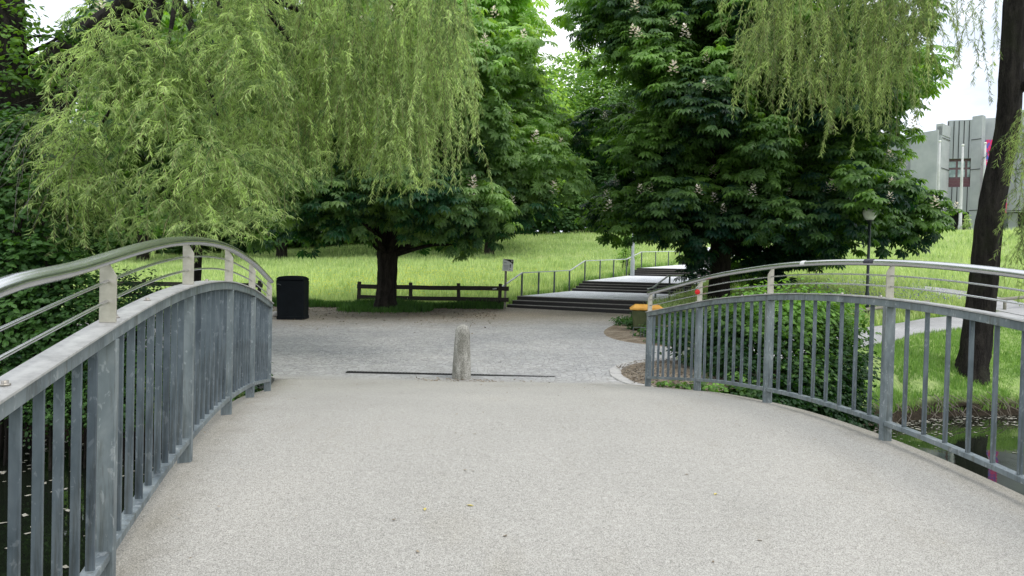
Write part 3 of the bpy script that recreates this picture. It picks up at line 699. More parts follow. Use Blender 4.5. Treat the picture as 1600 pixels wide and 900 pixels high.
def low_ring(x0, x1, y0, y1, z, r_, n, seed):
    rs = np.random.default_rng(seed); out = []
    while len(out) < n:
        a, b = rs.uniform(-1, 1, 2)
        if a * a + b * b < 1: out.append(((x0 + x1) / 2 + a * (x1 - x0) / 2, (y0 + y1) / 2 + b * (y1 - y0) / 2, z + rs.uniform(-.15, .9), r_ * rs.uniform(.8, 1.25)))
    return out
GRP = "horse chestnut trees round the plaza"
T1 = at(603, 478, 25.6); T2 = at(1124, 440, 27)
E = EYE
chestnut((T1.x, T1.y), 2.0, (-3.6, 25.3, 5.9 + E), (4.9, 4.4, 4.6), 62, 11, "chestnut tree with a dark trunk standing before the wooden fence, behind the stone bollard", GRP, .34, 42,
         extra=[(-7.2, 24.5, 1.3 + E, .7), (-6.5, 24.3, 1.7 + E, .9), (-2.0, 23.6, 1.55 + E, .8), (-.9, 24, 1.5 + E, .75), (-3.3, 22.6, 2.0 + E, 1.0), (-5.0, 22.8, 1.9 + E, 1.0), (-1.5, 24.6, .95 + E, .45), (.5, 24.5, 2.3 + E, .9), (1.4, 25.5, 3.3 + E, 1.2)] + low_ring(-7.6, .6, 21.8, 29, 1.95 + E, .95, 34, 1), zmin=-.95, tone_z=(3.0 + E, .085), mat='chestmid')  # tone_z paints the upper crown lighter, as if lit from above
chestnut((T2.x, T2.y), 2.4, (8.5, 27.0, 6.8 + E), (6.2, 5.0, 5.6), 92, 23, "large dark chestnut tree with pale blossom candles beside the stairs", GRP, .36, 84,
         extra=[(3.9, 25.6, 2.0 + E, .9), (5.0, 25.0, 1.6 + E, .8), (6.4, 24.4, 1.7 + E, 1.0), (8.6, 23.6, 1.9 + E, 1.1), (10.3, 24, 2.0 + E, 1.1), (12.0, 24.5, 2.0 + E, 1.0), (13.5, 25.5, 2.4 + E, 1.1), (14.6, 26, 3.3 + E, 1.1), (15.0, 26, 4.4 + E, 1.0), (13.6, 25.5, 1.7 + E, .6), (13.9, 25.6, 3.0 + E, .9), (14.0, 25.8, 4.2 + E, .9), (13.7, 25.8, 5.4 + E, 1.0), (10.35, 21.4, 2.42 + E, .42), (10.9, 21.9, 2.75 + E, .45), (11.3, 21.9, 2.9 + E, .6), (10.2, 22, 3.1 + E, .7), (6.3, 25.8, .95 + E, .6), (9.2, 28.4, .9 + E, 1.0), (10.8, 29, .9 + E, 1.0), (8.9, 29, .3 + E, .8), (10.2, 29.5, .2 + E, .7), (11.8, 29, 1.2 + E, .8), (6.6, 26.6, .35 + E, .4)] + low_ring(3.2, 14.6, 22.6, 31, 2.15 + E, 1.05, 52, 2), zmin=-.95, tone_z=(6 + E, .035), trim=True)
T3 = at(300, 480, 19)
chestnut((T3.x, T3.y), 2.2, (-8.0, 19, 4.4 + E), (2.6, 2.4, 2.9), 26, 31, "left chestnut tree, mostly hidden behind the hanging willow branches", GRP, .22, 8,
         extra=[(-6.6, 18.4, 1.4 + E, .55), (-6.4, 18.3, 2.0 + E, .7), (-7.3, 18, 1.6 + E, .8), (-6.25, 18.2, .75 + E, .28)], lr=(.8, 1.2), dens=4.6)

# ------------------------------------------------------------------ willows
def strands(starts, dirs, lens, leaf_len, every=.03, grav=.16, seed=0, bare=0.0):
    rs = np.random.default_rng(seed); LP = []; LF = []; LN = []; LS = []; LV = []; SV = []; SF = []; so = 0
    step = .07
    for (p, d, L) in zip(starts, dirs, lens):
        p = np.array(p, float); d = np.array(d, float); d /= np.linalg.norm(d); n = max(4, int(L / step)); path = [p.copy()]; tone = rs.normal(.5, .24)
        sw = rs.normal(0, .045, 3)
        for i in range(n):
            d = d + np.array([0, 0, -grav]) + sw * .5 + rs.normal(0, .05, 3); d /= np.linalg.norm(d); p = p + d * step; path.append(p.copy())
        path = np.array(path); m_ = len(path)
        nl = int(L / every); k = np.sort(rs.uniform(0.1 + bare * .6, 1, nl)) * (m_ - 1)
        pos = np.stack([np.interp(k, range(m_), path[:, j]) for j in range(3)], -1)
        tg = np.gradient(path, axis=0); tg /= np.linalg.norm(tg, axis=1, keepdims=True); tk = np.stack([np.interp(k, range(m_), tg[:, j]) for j in range(3)], -1)
        a = rs.uniform(0, 6.283, nl); side = np.stack([np.cos(a), np.sin(a), rs.normal(0, .3, nl)], -1)
        fw = tk * .55 + side * rs.uniform(.35, 1.0, (nl, 1)) + np.array([0, 0, -.35])
        LP.append(pos); LF.append(fw); LN.append(rs.normal(size=(nl, 3)) + [0, 0, .6]); LS.append(leaf_len * rs.uniform(.6, 1.2, nl)); LV.append(tone + rs.normal(0, .14, nl))
        idx = np.arange(0, m_, 4); idx = np.append(idx, m_ - 1) if idx[-1] != m_ - 1 else idx
        q = path[idx]; w = np.array([math.cos(a[0]), math.sin(a[0]), 0]) * .0032; w2 = np.array([-math.sin(a[0]), math.cos(a[0]), 0]) * .0032
        for ww in (w, w2):
            SV.append(np.stack([q - ww, q + ww], 1).reshape(-1, 3)); c = len(q)
            SF.append(np.array([(so + 2 * i, so + 2 * i + 1, so + 2 * i + 3, so + 2 * i + 2) for i in range(c - 1)])); so += 2 * c
    P = np.concatenate(LP); Rm = basis(np.concatenate(LF), np.concatenate(LN)); V, F = scatter(LANCE[0], LANCE[1], P, Rm, np.concatenate(LS))
    return V, F, np.concatenate(LV), np.concatenate(SV), np.concatenate(SF)
def tufts(cent, nper, spread, lens, out=.9, seed=0, toward=(0, -1, 0)):
    """branchlets: several strands fountaining from each tip"""
    rs = np.random.default_rng(seed); st = []; di = []; le = []
    for (c, L) in zip(cent, lens):
        a0 = rs.uniform(0, 6.283)
        for k in range(nper):
            a = a0 + k * 6.283 / nper + rs.normal(0, .4); d = np.array([math.cos(a) * out, math.sin(a) * out, rs.uniform(-.2, .5)]) + np.array(toward) * .25
            st.append(np.array(c) + rs.normal(0, spread, 3)); di.append(d); le.append(L * rs.uniform(.6, 1.1))
    return st, di, le
rs = np.random.default_rng(5)
c1 = []; l1 = []
while len(c1) < 320:                                            # the low dome over the left bank
    if len(c1) % 8 == 0: kx, ky, kY = rs.uniform(75, 420), rs.uniform(-170, 360), rs.uniform(9.9, 12.4)
    if rs.random() < .2: px, py, Y = rs.uniform(70, 425), rs.uniform(-170, 368), rs.uniform(9.9, 12.8)
    else: px = kx + rs.normal(0, 24); py = ky + rs.normal(0, 20); Y = kY + rs.normal(0, .2)
    if not 62 < px < 428 or py > 372: kx, ky, kY = rs.uniform(75, 420), rs.uniform(-170, 360), rs.uniform(9.9, 12.4); continue
    lim = 165 - py * .45 if py < 200 else 66
    if px < lim: kx, ky = rs.uniform(100, 420), rs.uniform(-120, 360); continue
    p = at(px, py, Y); bot = at(px, 400 + (16 if px < 330 else -22) + rs.normal(0, 14), Y).z
    L = min(rs.uniform(.45, 1.1), p.z - bot)
    if L > .2: c1.append(tuple(p)); l1.append(L)
s1 = tufts(c1, 6, .10, l1, .8, 1)
st = []; di = []; le = []                                       # long hanging curtain in the middle
cur = []
for k in range(150):
    px = rs.uniform(375, 722); Y = rs.uniform(12, 15.5); py = rs.uniform(-200, 200)
    bp = np.interp(px, [375, 400, 450, 500, 540, 580, 610, 650, 690, 712, 730], [330, 315, 330, 285, 255, 275, 305, 315, 300, 240, 150]) + rs.normal(0, 20)
    if py > bp - 60: py = bp - rs.uniform(60, 220)
    p = at(px, py, Y); bot = at(px, bp, Y).z
    for j in range(6):
        q = np.array(p) + rs.normal(0, .13, 3) * [1, 1, .5]; a = rs.uniform(0, 6.28); st.append(q); di.append((math.cos(a) * .45, math.sin(a) * .45, -.3)); le.append(max(.3, min(rs.uniform(1.2, 3.2), (p.z - bot)) * rs.uniform(.75, 1.05)))
c2 = []; l2 = []
for k in range(110):
    px = rs.uniform(385, 715); Y = rs.uniform(12, 14.5); bp = np.interp(px, [375, 400, 450, 500, 540, 580, 610, 650, 690, 712, 730], [330, 315, 330, 285, 255, 275, 305, 315, 300, 240, 150])
    py = rs.uniform(0, bp - 30); p = at(px, py, Y); c2.append(tuple(p)); l2.append(min(rs.uniform(.5, 1.2), p.z - at(px, bp, Y).z))
s2 = tufts(c2, 6, .12, l2, .55, 2)
wl = at(45, 430, 14.2); wz = float(G(wl.x, 14.2))
wroot = empty("willow_tree", (wl.x, 14.2, wz - .1), label="left weeping willow whose pale green branches hang over the river bank", cat="tree", group="weeping willows by the river")
wo = np.array(wroot.location)
V, F = trunk_mesh([(wl.x, 14.2, wz - .2), (wl.x, 14.2, wz + .6), at(50, 330, 14.1), at(66, 190, 13.8), at(92, 100, 13.6), at(180, 30, 13.2), at(270, -60, 12.8), at(330, -200, 12.5)], [.62, .52, .46, .40, .36, .22, .16, .10], None, 3, n=26, sub=5, amp=.06)
link("trunk", npmesh("trunk", V - wo, F, M['bark2'], smooth=True), wroot)
tips = [at(300, 20, 11.5), at(260, 90, 11), at(200, 150, 10.8), at(380, 60, 11.5), at(150, 210, 11), at(560, 60, 13.5), at(640, 20, 13.8), at(480, 100, 13), at(700, -60, 14), at(340, 180, 10.8)]
V, F = multi(limbs_to(tuple(at(255, -40, 12.8)), [tuple(t) for t in tips], .11, 9, bend=.9)); link("limbs", npmesh("limbs", V - wo, F, M['bark2'], smooth=True), wroot)
V, F, v, SV, SF = strands(s1[0] + st + s2[0], s1[1] + di + s2[1], s1[2] + le + s2[2], .108, .0185, .17, 3)
link("crown", npmesh("crown", V - wo, F, M['willow'], v), wroot); link("twigs", npmesh("twigs", SV - wo, SF, M['twig']), wroot)
# bare grey twigs falling from the left of the dome
st = []; di = []; le = []
for k in range(46):
    p = at(rs.uniform(60, 200), rs.uniform(110, 260), rs.uniform(9.6, 10.4)); st.append(tuple(p)); di.append((rs.normal(-.4, .4), rs.normal(0, .3), .1)); le.append(rs.uniform(.8, 2.0))
_, _, _, SV, SF = strands(st, di, le, .1, .3, .13, 4); SV = SV
link("bare_twigs", npmesh("bare_twigs", SV - wo, SF, M['greytwig']), wroot)

# right willow: leaning dark trunk on the bank
b = at(1518, 585, 18); bz_ = float(G(b.x, 18.0))
wr = empty("willow_tree", (b.x, 18, bz_ - .1), label="right weeping willow with a thick dark leaning trunk on the grassy river bank", cat="tree", group="weeping willows by the river")
wo = np.array(wr.location)
V, F = trunk_mesh([(b.x - .02, 18, bz_ - .25), (b.x, 18, bz_ + .1), (b.x + .05, 18, bz_ + .5), at(1535, 450, 18), at(1548, 330, 17.9), at(1575, 200, 17.8), at(1583, 50, 17.6), at(1592, -120, 17.2), at(1560, -330, 16.8)],
                  [.44, .36, .33, .30, .275, .25, .24, .22, .12], None, 8, n=30, sub=8, amp=.055)
link("trunk", npmesh("trunk", V - wo, F, M['bark2'], smooth=True), wr)
tips = [at(1250, -30, 16), at(1350, -60, 16), at(1430, -20, 16), at(1200, -40, 15.6), at(1640, 120, 16.5), at(1500, -20, 16.5)]
V, F = multi(limbs_to(tuple(at(1580, -200, 17.2)), [tuple(t) for t in tips[:4]], .12, 9, bend=.8) + limbs_to(tuple(at(1582, 150, 17.8)), [tuple(tips[4]), tuple(at(1650, 60, 17.4))], .12, 4))
link("limbs", npmesh("limbs", V - wo, F, M['bark2'], smooth=True), wr)
st = []; di = []; le = []
for k in range(132):
    px = rs.uniform(1175, 1478) if k < 96 else rs.uniform(1470, 1560); Y = rs.uniform(14.8, 17); py = rs.uniform(-160, 110)
    bp = np.interp(px, [1170, 1195, 1240, 1290, 1330, 1380, 1410, 1440, 1480, 1500, 1560], [60, 150, 190, 215, 225, 240, 215, 150, 60, 120, 190]) + rs.normal(0, 22)
    if py > bp - 50: py = bp - rs.uniform(50, 160)
    p = at(px, py, Y); bot = at(px, bp, Y).z
    for j in range(6 if px < 1470 else 1):
        q = np.array(p) + rs.normal(0, .13, 3) * [1, 1, .5]; a = rs.uniform(0, 6.28); st.append(q); di.append((math.cos(a) * .5 - .25, math.sin(a) * .4, -.2)); le.append(max(.3, min(rs.uniform(1.0, 3.0), (p.z - bot)) * rs.uniform(.7, 1.05)))
for k in range(40):                                             # the curtain at the right edge
    px = rs.uniform(1586, 1690); Y = rs.uniform(14.8, 16.6); bp = np.interp(px, [1574, 1600, 1690], [430, 470, 480]) + rs.normal(0, 18); py = rs.uniform(120, bp - 60)
    p = at(px, py, Y); bot = at(px, bp, Y).z
    for j in range(5):
        q = np.array(p) + rs.normal(0, .12, 3); a = rs.uniform(0, 6.28); st.append(q); di.append((math.cos(a) * .4, math.sin(a) * .4, -.2)); le.append(max(.25, min(rs.uniform(.6, 1.6), p.z - bot) * rs.uniform(.7, 1.05)))
V, F, v, SV, SF = strands(st, di, le, .125, .026, .17, 6)
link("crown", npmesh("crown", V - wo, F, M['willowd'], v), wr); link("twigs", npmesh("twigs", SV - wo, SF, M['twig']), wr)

# ------------------------------------------------------------------ shrubs
def shrub(name, lumps, label, mat, size=.07, dens=85, cluster=3, group=None, cat="shrub", flat=.9, stems=True, clipz=None, rad=.09, leaf=OVATE, tone_z=None):
    c = np.array(lumps, float); x, y = c[:, 0].mean(), c[:, 1].mean(); z = float(G(x, y)) - .05
    root = empty(name, (x, y, z), label=label, cat=cat, group=group); o = np.array([x, y, z])
    V, F, v = lump_crown(lumps, dens, cluster, leaf, size, upbias=.55, rad=rad, flat=flat, shell=(.45, 1.08), tone_z=tone_z)
    link("foliage", npmesh("foliage", V - o, F, M[mat], v), root)
    if stems:
        ps = []; rs = np.random.default_rng(len(lumps))
        for l in lumps:
            for k in range(2):
                bx, by = l[0] + rs.uniform(-.4, .4), l[1] + rs.uniform(-.3, .3)
                V, F = trunk_mesh([(bx, by, float(G(bx, by)) - .1), ((bx + l[0]) / 2, (by + l[1]) / 2, l[2] - l[3] * .5), (l[0], l[1], l[2] + l[3] * .3)], [.03, .02, .006], None, int(rs.integers(1e6)), n=6, sub=3, amp=.03)
                link("stem", npmesh("stem", V - o, F, M['bark'], smooth=True), root)
    return root
# bush at right, behind the railing
def L_(px, py, Y, r): p = at(px, py, Y); return (p.x, p.y, p.z, r)
shrub("bank_bush", [(3.5, 12.6, .2 + .2, .55), (3.9, 12.3, .75, .75), (4.6, 12.6, .95, .78), (5.3, 13.2, 1.0, .75), (4.5, 13.4, 1.0, .7), (5.9, 13.6, .85, .7), (3.3, 13.2, .55, .55), (4.0, 13.1, .9, .6), (6.05, 13.4, .2, .6), (5.4, 12.6, .2, .75),
                    (4.6, 11.9, 0, .7), (5.8, 13.0, -.45, .6), (5.0, 12.1, -.5, .65), (4.1, 11.3, -.35, .6), (3.4, 10.9, -.1, .5), (3.5, 11.5, .25, .5), (6.2, 13.3, -.75, .5), (3.3, 10.3, -.35, .45), (4.3, 10.9, -.75, .5), (5.4, 12.3, -.85, .5), (2.9, 10.3, -.1, .28)],
      "broad leafy bush spilling down the bank right behind the right railing", 'shrubl', .085, 100, 3, tone_z=(1.25, .55))  # tone_z paints the lower leaves darker: the bush's own shade in the colour
shrub("ground_plants", [(2.45, 10.55, .16, .16), (2.7, 10.5, .17, .17), (2.25, 10.7, .15, .12), (2.9, 10.45, .15, .16)], "low bright green plants at the foot of the right railing's end posts", 'shrubl', .07, 150, 2, stems=False, cat="plants", rad=.05)
# left bank shrubs
shrub("leafy_shrub", [L_(10, 240, 11.3, .8), L_(-60, 300, 11.5, 1.0), L_(40, 330, 11.0, .75), L_(0, 420, 11, .9), L_(70, 420, 10.9, .7), L_(50, 510, 10.8, .8), L_(-60, 500, 11, 1.0), L_(110, 480, 10.9, .6), L_(20, 600, 10.7, .7), L_(110, 560, 10.7, .6), L_(-90, 180, 12, .9), L_(40, 205, 11.8, .5)],
      "tall dark broad-leaved shrub at the far left edge, in front of the tree trunks", 'shrubd', .10, 52, 3)
shrub("riverside_shrub", [L_(160, 500, 10.8, .6), L_(210, 470, 11.2, .55), L_(180, 570, 10.6, .6), L_(250, 510, 10.9, .55), L_(240, 590, 10.5, .55), L_(140, 620, 10.5, .55), L_(80, 640, 10.5, .5), L_(60, 560, 10.7, .5), L_(190, 640, 10.3, .45), L_(120, 450, 11.2, .5)],
      "dense small-leaved dark shrub behind the left railing, hanging over the water", 'shrubd', .055, 120, 3)
shrub("riverside_shrub", [L_(300, 540, 10.9, .42), L_(350, 560, 10.8, .36), L_(290, 610, 10.4, .45), L_(340, 620, 10.3, .4), L_(390, 590, 10.6, .3), L_(380, 640, 10.2, .35)],
      "low dark shrub between the left railing's far posts and the plaza", 'shrubd', .055, 120, 3)
shrub("riverside_shrub", [L_(-150, 450, 11.5, 1.2), L_(-260, 400, 12, 1.4), L_(-350, 520, 11.5, 1.4)], "dark bank shrub just beyond the left frame edge, left of the tall shrub", 'shrubd', .10, 30, 3)
# ivy-clad trunks at far left
ta = at(14, 420, 12.8); tz = float(G(ta.x, 12.8))
ra = empty("ivy_tree", (ta.x, 12.8, tz), label="dark tree trunk at the left edge of the picture with leafy twigs around it", cat="tree")
o_ = np.array(ra.location)
V, F = trunk_mesh([(ta.x, 12.8, tz - .2), (ta.x, 12.8, tz + .6), at(14, 200, 12.8), at(10, 40, 12.8), at(2, -140, 12.8), at(-20, -350, 12.9)], [.5, .38, .30, .27, .25, .16], None, 14, n=24, sub=6, amp=.06)
link("trunk", npmesh("trunk", V - o_, F, M['bark2'], smooth=True), ra)
lm = [L_(20, 60, 12.2, .35), L_(55, 110, 12.2, .4), L_(20, 130, 12.1, .35), L_(90, 60, 12.4, .35), L_(100, 130, 12.2, .3), L_(40, 20, 12.5, .3), L_(-60, 60, 12.6, 1.0), L_(-120, -60, 13, 1.4), L_(60, -110, 13.4, .9), L_(110, 45, 12.4, .25)]
V, F = multi(limbs_to(tuple(at(8, 100, 12.8)), [l[:3] for l in lm], .05, 3)); link("limbs", npmesh("limbs", V - o_, F, M['bark2'], smooth=True), ra)
V, F, v = lump_crown(lm, 26, 3, OVATE, .10, upbias=.6, rad=.12); link("crown", npmesh("crown", V - o_, F, M['chestlit'], v), ra)

# ------------------------------------------------------------------ distant trees, hedge
def bgtree_meshes(seed, mat, n=34, leaf=.34, dens=2.6):
    lumps = ellip_lumps((0, 0, 8.6), (5.0, 5.0, 7.2), n + 12, 1.6, 2.8, -1, seed)
    V, F, v = lump_crown(lumps, dens, 3, OVATE, leaf, rad=.5, flat=.8)
    cr = npmesh("crown", V, F, M[mat], v)
    ps = [trunk_mesh([(0, 0, -1), (0, 0, .4), (.1, 0, 3), (0, .2, 8), (0, 0, 14)], [.5, .38, .3, .22, .05], None, seed, n=12, sub=3)] + limbs_to((.05, .1, 4), [l[:3] for l in lumps[:14]], .14, seed)
    V, F = multi(ps); return cr, npmesh("trunk", V, F, M['bark'], smooth=True)
K1 = bgtree_meshes(41, 'bgleaf'); K2 = bgtree_meshes(42, 'bgleaf'); K3 = bgtree_meshes(43, 'bgleafd')
def bgt(x, y, s, rz, K, label):
    z = float(G(x, y)); r = empty("background_tree", (x, y, z), rz, label=label, cat="tree", group="trees beyond the meadow"); r.scale = (s, s, s * 1.05)
    link("crown", K[0], r); link("trunk", K[1], r)
bgt(-2.0, 62, 1.0, 0, K1, "bright green tree rising straight behind the plaza chestnut")
bgt(1.5, 78, 1.02, 1.2, K2, "light green tree beyond the meadow, left of the sky gap between the chestnuts")
bgt(-10, 66, 1.2, 2.2, K2, "bright tree beyond the meadow, seen through the willow curtain's gaps")
bgt(-20, 64, 1.2, .7, K1, "broad green tree beyond the meadow, behind the low willow dome")
bgt(-31, 62, 1.2, 3, K2, "green tree beyond the meadow at the left, above the tall shrub")
bgt(-43, 60, 1.15, 4, K1, "leftmost far tree beyond the meadow, next to the corner of sky")
bgt(9, 84, 1.25, 5, K2, "light green far tree beyond the hedge, right of the sky gap")
bgt(-15, 86, 1.5, 5, K3, "dark tall far tree second row back behind the meadow's middle")
bgt(16, 80, 1.2, 2, K3, "dark far tree behind the top of the stairs")
bgt(-36, 84, 1.5, 2, K3, "dark tall far tree second row back at the left")
bgt(25, 86, 1.1, 1, K1, "light green far tree behind the large dark chestnut")
# hedge along the crest
hl = []
for x in np.arange(-46, 24, 2.2):
    y = 76 + 1.5 * math.sin(x); hl += [(x, y, float(G(x, y)) + 1.1, 1.9), (x + 1, y + 1.2, float(G(x, y)) + 3.3, 2.0), (x + .4, y + 2.4, float(G(x, y)) + 5.6, 2.4), (x - .6, y + 3, float(G(x, y)) + 7.6, 2.2)]
V, F, v = lump_crown(hl, 11, 3, OVATE, .42, rad=.3, flat=.85)
hg = link("hedge", npmesh("hedge", V - np.array([0, 76, 7.]), F, M['bgleafd'], v), None, (0, 76, 7.)); tag(hg, "long dark green hedge along the top of the meadow", "hedge")
# thin trunk by the hedge and sapling by the lamp pole
sp = at(978, 420, 44); sz = float(G(sp.x, 44))
shrub("young_tree", [(sp.x, 44, sz + .8, .75), (sp.x + .15, 44, sz + 1.7, .65), (sp.x - .1, 44, sz + 2.4, .45)], "small feathery pale green young tree beside the grey lamp pole", 'bgleaf', .11, 34, 3, cat="tree", rad=.12)
for i, (px, lab) in enumerate([(1172, "low sunlit shrub on the slope just right of the big chestnut trunk"), (1215, "sunlit shrub further right under the chestnut, nearer its second dark stem"), (1262, "small sunlit shrub on the slope where the chestnut's shade ends")]):
    x = at(px, 400, 40).x; z = float(G(x, 40)); shrub("slope_shrub", [(x, 40, z + .5, .9), (x + .6, 40.3, z + .6, .7), (x - .7, 40.2, z + .4, .6)], lab, 'bgleaf', .13, 24, 3, group="sunlit shrubs on the slope", rad=.14)
# second stem under the large chestnut
t4 = at(1215, 420, 31); z4 = float(G(t4.x, 31))
chestnut((t4.x, 31), 2.2, (12.2, 32.5, 5.2 + E), (3.2, 2.6, 3.6), 24, 77, "slender chestnut tree standing directly behind the large dark one", GRP, .2, 0, extra=[(11.6, 31, 1.4 + E, .9), (13.2, 31, 1.6 + E, .9)], dens=3.4)

# ------------------------------------------------------------------ grasses
def blades(name, n, area, hgt, wid, mat, keep=None, label=None, cat=None, lean=.35, seed=1, z_off=-.02, clump=0):
    rs = np.random.default_rng(seed); xy = area(rs, n)
    if clump:
        k = rs.integers(0, len(xy), len(xy)); sel = rs.random(len(xy)) < clump; xy[sel] = xy[k[sel] // 9 * 9 % len(xy)] + rs.normal(0, .07, (sel.sum(), 2))
    if keep is not None: xy = xy[keep(xy[:, 0], xy[:, 1])]
    z = G(xy[:, 0], xy[:, 1]) + z_off; m_ = len(xy); a = rs.uniform(0, 6.283, m_)
    hs = hgt * rs.uniform(.45, 1.25, m_) * (1 + .35 * np.sin(xy[:, 0] * 1.7) * np.sin(xy[:, 1] * 1.3))
    tv = BLADE[0]; c, s = np.cos(a), np.sin(a); ln = rs.uniform(.3, 1.3, m_) * lean
    V = np.empty((m_, 5, 3)); w = wid * rs.uniform(.7, 1.3, m_)
    for i, (bx, by, bz2) in enumerate(tv):
        ox = bx * w; oy = by * hs * ln * 2.2
        V[:, i, 0] = xy[:, 0] + ox * c - oy * s; V[:, i, 1] = xy[:, 1] + ox * s + oy * c; V[:, i, 2] = z + bz2 * hs
    off = (np.arange(m_) * 5)[:, None]
    v = rs.normal(.5, .18, m_)
    me = npmesh(name, V.reshape(-1, 3), [np.array([0, 1, 3, 2])[None] + off, np.array([2, 3, 4])[None] + off], M[mat], np.concatenate([v, v]))
    o = link(name, me); tag(o, label, cat, kind="stuff"); return o
def rect(x0, x1, y0, y1): return lambda rs, n: np.stack([rs.uniform(x0, x1, n), rs.uniform(y0, y1, n)], -1)
def wedge(y0, y1, px0, px1, p=1.0):
    def f(rs, n):
        u = rs.random(n) ** p; y = y0 * (y1 / y0) ** u; return np.stack([(rs.uniform(px0, px1, n) - 800) / FPX * y, y], -1)
    return f
PN = np.array([(4.3, 15.9), (6.5, 17.8), (9.5, 20.6), (12.8, 23), (17, 24.8), (25, 26.3), (45, 28)]); PS = np.array([(4.3, 13.85), (6, 15.7), (8.6, 18.5), (11.2, 20.5), (14.6, 21.9), (22, 23.4), (45, 25)])
def offpath(x, y):
    on = (y < np.interp(x, PN[:, 0], PN[:, 1]) + .0) & (y > np.interp(x, PS[:, 0], PS[:, 1])) & (x > 4)
    up = (x > np.interp(y, [22.6, 27.5, 30, 32.5, 35, 35.1], [16.1, 16.2, 16.3, 16.2, 15.2, 99])) & (x < np.interp(y, [22.6, 27.3, 29.6, 32.2, 35.2], [18.2, 17.9, 17.5, 17.2, 16.2])) & (y > 22)
    t, u = tu(x, y); st = (u > -.15) & (u < 5.4) & (t > -1) & (t < 45)
    return ~(on | up | st)
def rightbank(x, y): return (y > bank(x) + .1) & offpath(x, y) & ((x > 6.2) | (y > 17)) & ~((x < 9) & (y > 16.5) & (y < 24.5)) & (x > 3)
blades("grass", 60000, wedge(15.5, 24, 1290, 1720), .12, .016, 'grass', lambda x, y: rightbank(x, y) & (y < np.interp(x, PN[:, 0], PN[:, 1]) + .2), "fresh green grass on the river bank below the path", "grass", seed=2, clump=.4)
blades("grass", 90000, wedge(20, 60, 1010, 1720), .42, .035, 'grassy', lambda x, y: rightbank(x, y) & (y > np.interp(x, PN[:, 0], PN[:, 1]) + .2), "tall pale grass on the slope above the path", "grass", seed=3, clump=.3, lean=.5)
def meadow_keep(x, y):
    t, u = tu(x, y); return (u < -.15) & (y > 27.6 + .25 * np.sin(x * 2)) & (y < 74)
blades("meadow_grass", 120000, wedge(27.5, 72, 90, 1110, 1.1), .33, .035, 'grassy', meadow_keep, "tall sunlit meadow grass behind the wooden fence", "grass", seed=4, clump=.3)
def fy(rs, n):
    y = rs.normal(36, 4.5, n); x = rs.normal(0, 1, n) * 3.4 - 6.0 + (y - 36) * .1
    k = rs.random(n) < .3; x[k] = rs.uniform(-14, 18, k.sum()); y[k] = rs.uniform(34, 60, k.sum()); return np.stack([x, y], -1)
def dots(name, n, area, hgt, size, mat, keep, label, cat, seed):
    rs = np.random.default_rng(seed); xy = area(rs, n); xy = xy[keep(xy[:, 0], xy[:, 1])]; m_ = len(xy)
    P = np.column_stack([xy, G(xy[:, 0], xy[:, 1]) + hgt * rs.uniform(.6, 1.2, m_)]); Rm = basis(rs.normal(size=(m_, 3)) * [1, 1, .3], rs.normal(size=(m_, 3)) * .5 + [0, -.5, 1])
    V, F = scatter(OVATE[0], OVATE[1], P, Rm, size * rs.uniform(.6, 1.3, m_)); o = link(name, npmesh(name, V, F, M[mat], rs.uniform(0, 1, len(F[0])))); tag(o, label, cat, kind="stuff")
dots("buttercups", 4200, fy, .40, .045, 'yellow', meadow_keep, "yellow buttercups sprinkled through the meadow", "flowers", 5)
dots("purple_flowers", 1500, lambda rs, n: np.stack([rs.normal(12.2, 2.2, n), rs.uniform(24.5, 31, n)], -1), .5, .05, 'purple', lambda x, y: offpath(x, y) & (x > 8.5), "small purple wildflowers on the slope behind the dark lamp post", "flowers", 6)
# dark tufts: foot of the fence and the tree, island plants
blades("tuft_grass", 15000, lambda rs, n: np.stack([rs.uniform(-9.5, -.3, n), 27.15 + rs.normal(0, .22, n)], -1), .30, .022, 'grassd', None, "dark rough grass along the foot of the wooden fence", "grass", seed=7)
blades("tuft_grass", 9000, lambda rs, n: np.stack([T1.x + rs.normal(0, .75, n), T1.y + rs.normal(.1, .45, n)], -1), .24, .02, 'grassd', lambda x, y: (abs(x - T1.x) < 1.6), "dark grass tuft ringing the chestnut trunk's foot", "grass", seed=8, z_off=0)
def inpoly(P):
    def f(x, y):
        ins = np.zeros(len(x), bool); j = len(P) - 1
        for i in range(len(P)):
            c = ((P[i][1] > y) != (P[j][1] > y)) & (x < (P[j][0] - P[i][0]) * (y - P[i][1]) / (P[j][1] - P[i][1] + 1e-12) + P[i][0]); ins ^= c; j = i
        return ins
    return f
ii = inpoly(isl)
q_ = rect(2.7, 8.5, 16.2, 24)(np.random.default_rng(3), 260); q_ = q_[ii(q_[:, 0], q_[:, 1]) & (q_[:, 0] > 3.2)]
Vg, Fg, vg = lump_crown([(a_, b_, float(Hw(a_, b_)) + .05, .26) for a_, b_ in q_], 85, 2, OVATE, .085, rad=.06)
tag(link("island_plants", npmesh("island_plants", Vg, Fg, M['shrubd'], vg)), "dark leafy ground cover on the island around the grit bin", "ground cover", kind="stuff")
bb = inpoly(bed)
blades("bed_grass", 3500, rect(2.9, 5.5, 10.4, 14.3), .20, .014, 'grass', lambda x, y: bb(x, y) & (x > 3.05), "thin green grass coming through the bark chips behind the right railing", "grass", seed=10, z_off=.04)
blades("bank_grass", 12000, lambda rs, n: (lambda x: np.stack([x, bank(x) + rs.uniform(.25, 1.8, n)], -1))(rs.uniform(-14, -4.6, n)), .14, .016, 'grassd', None, "rough dark grass on the left river bank", "grass", seed=11)

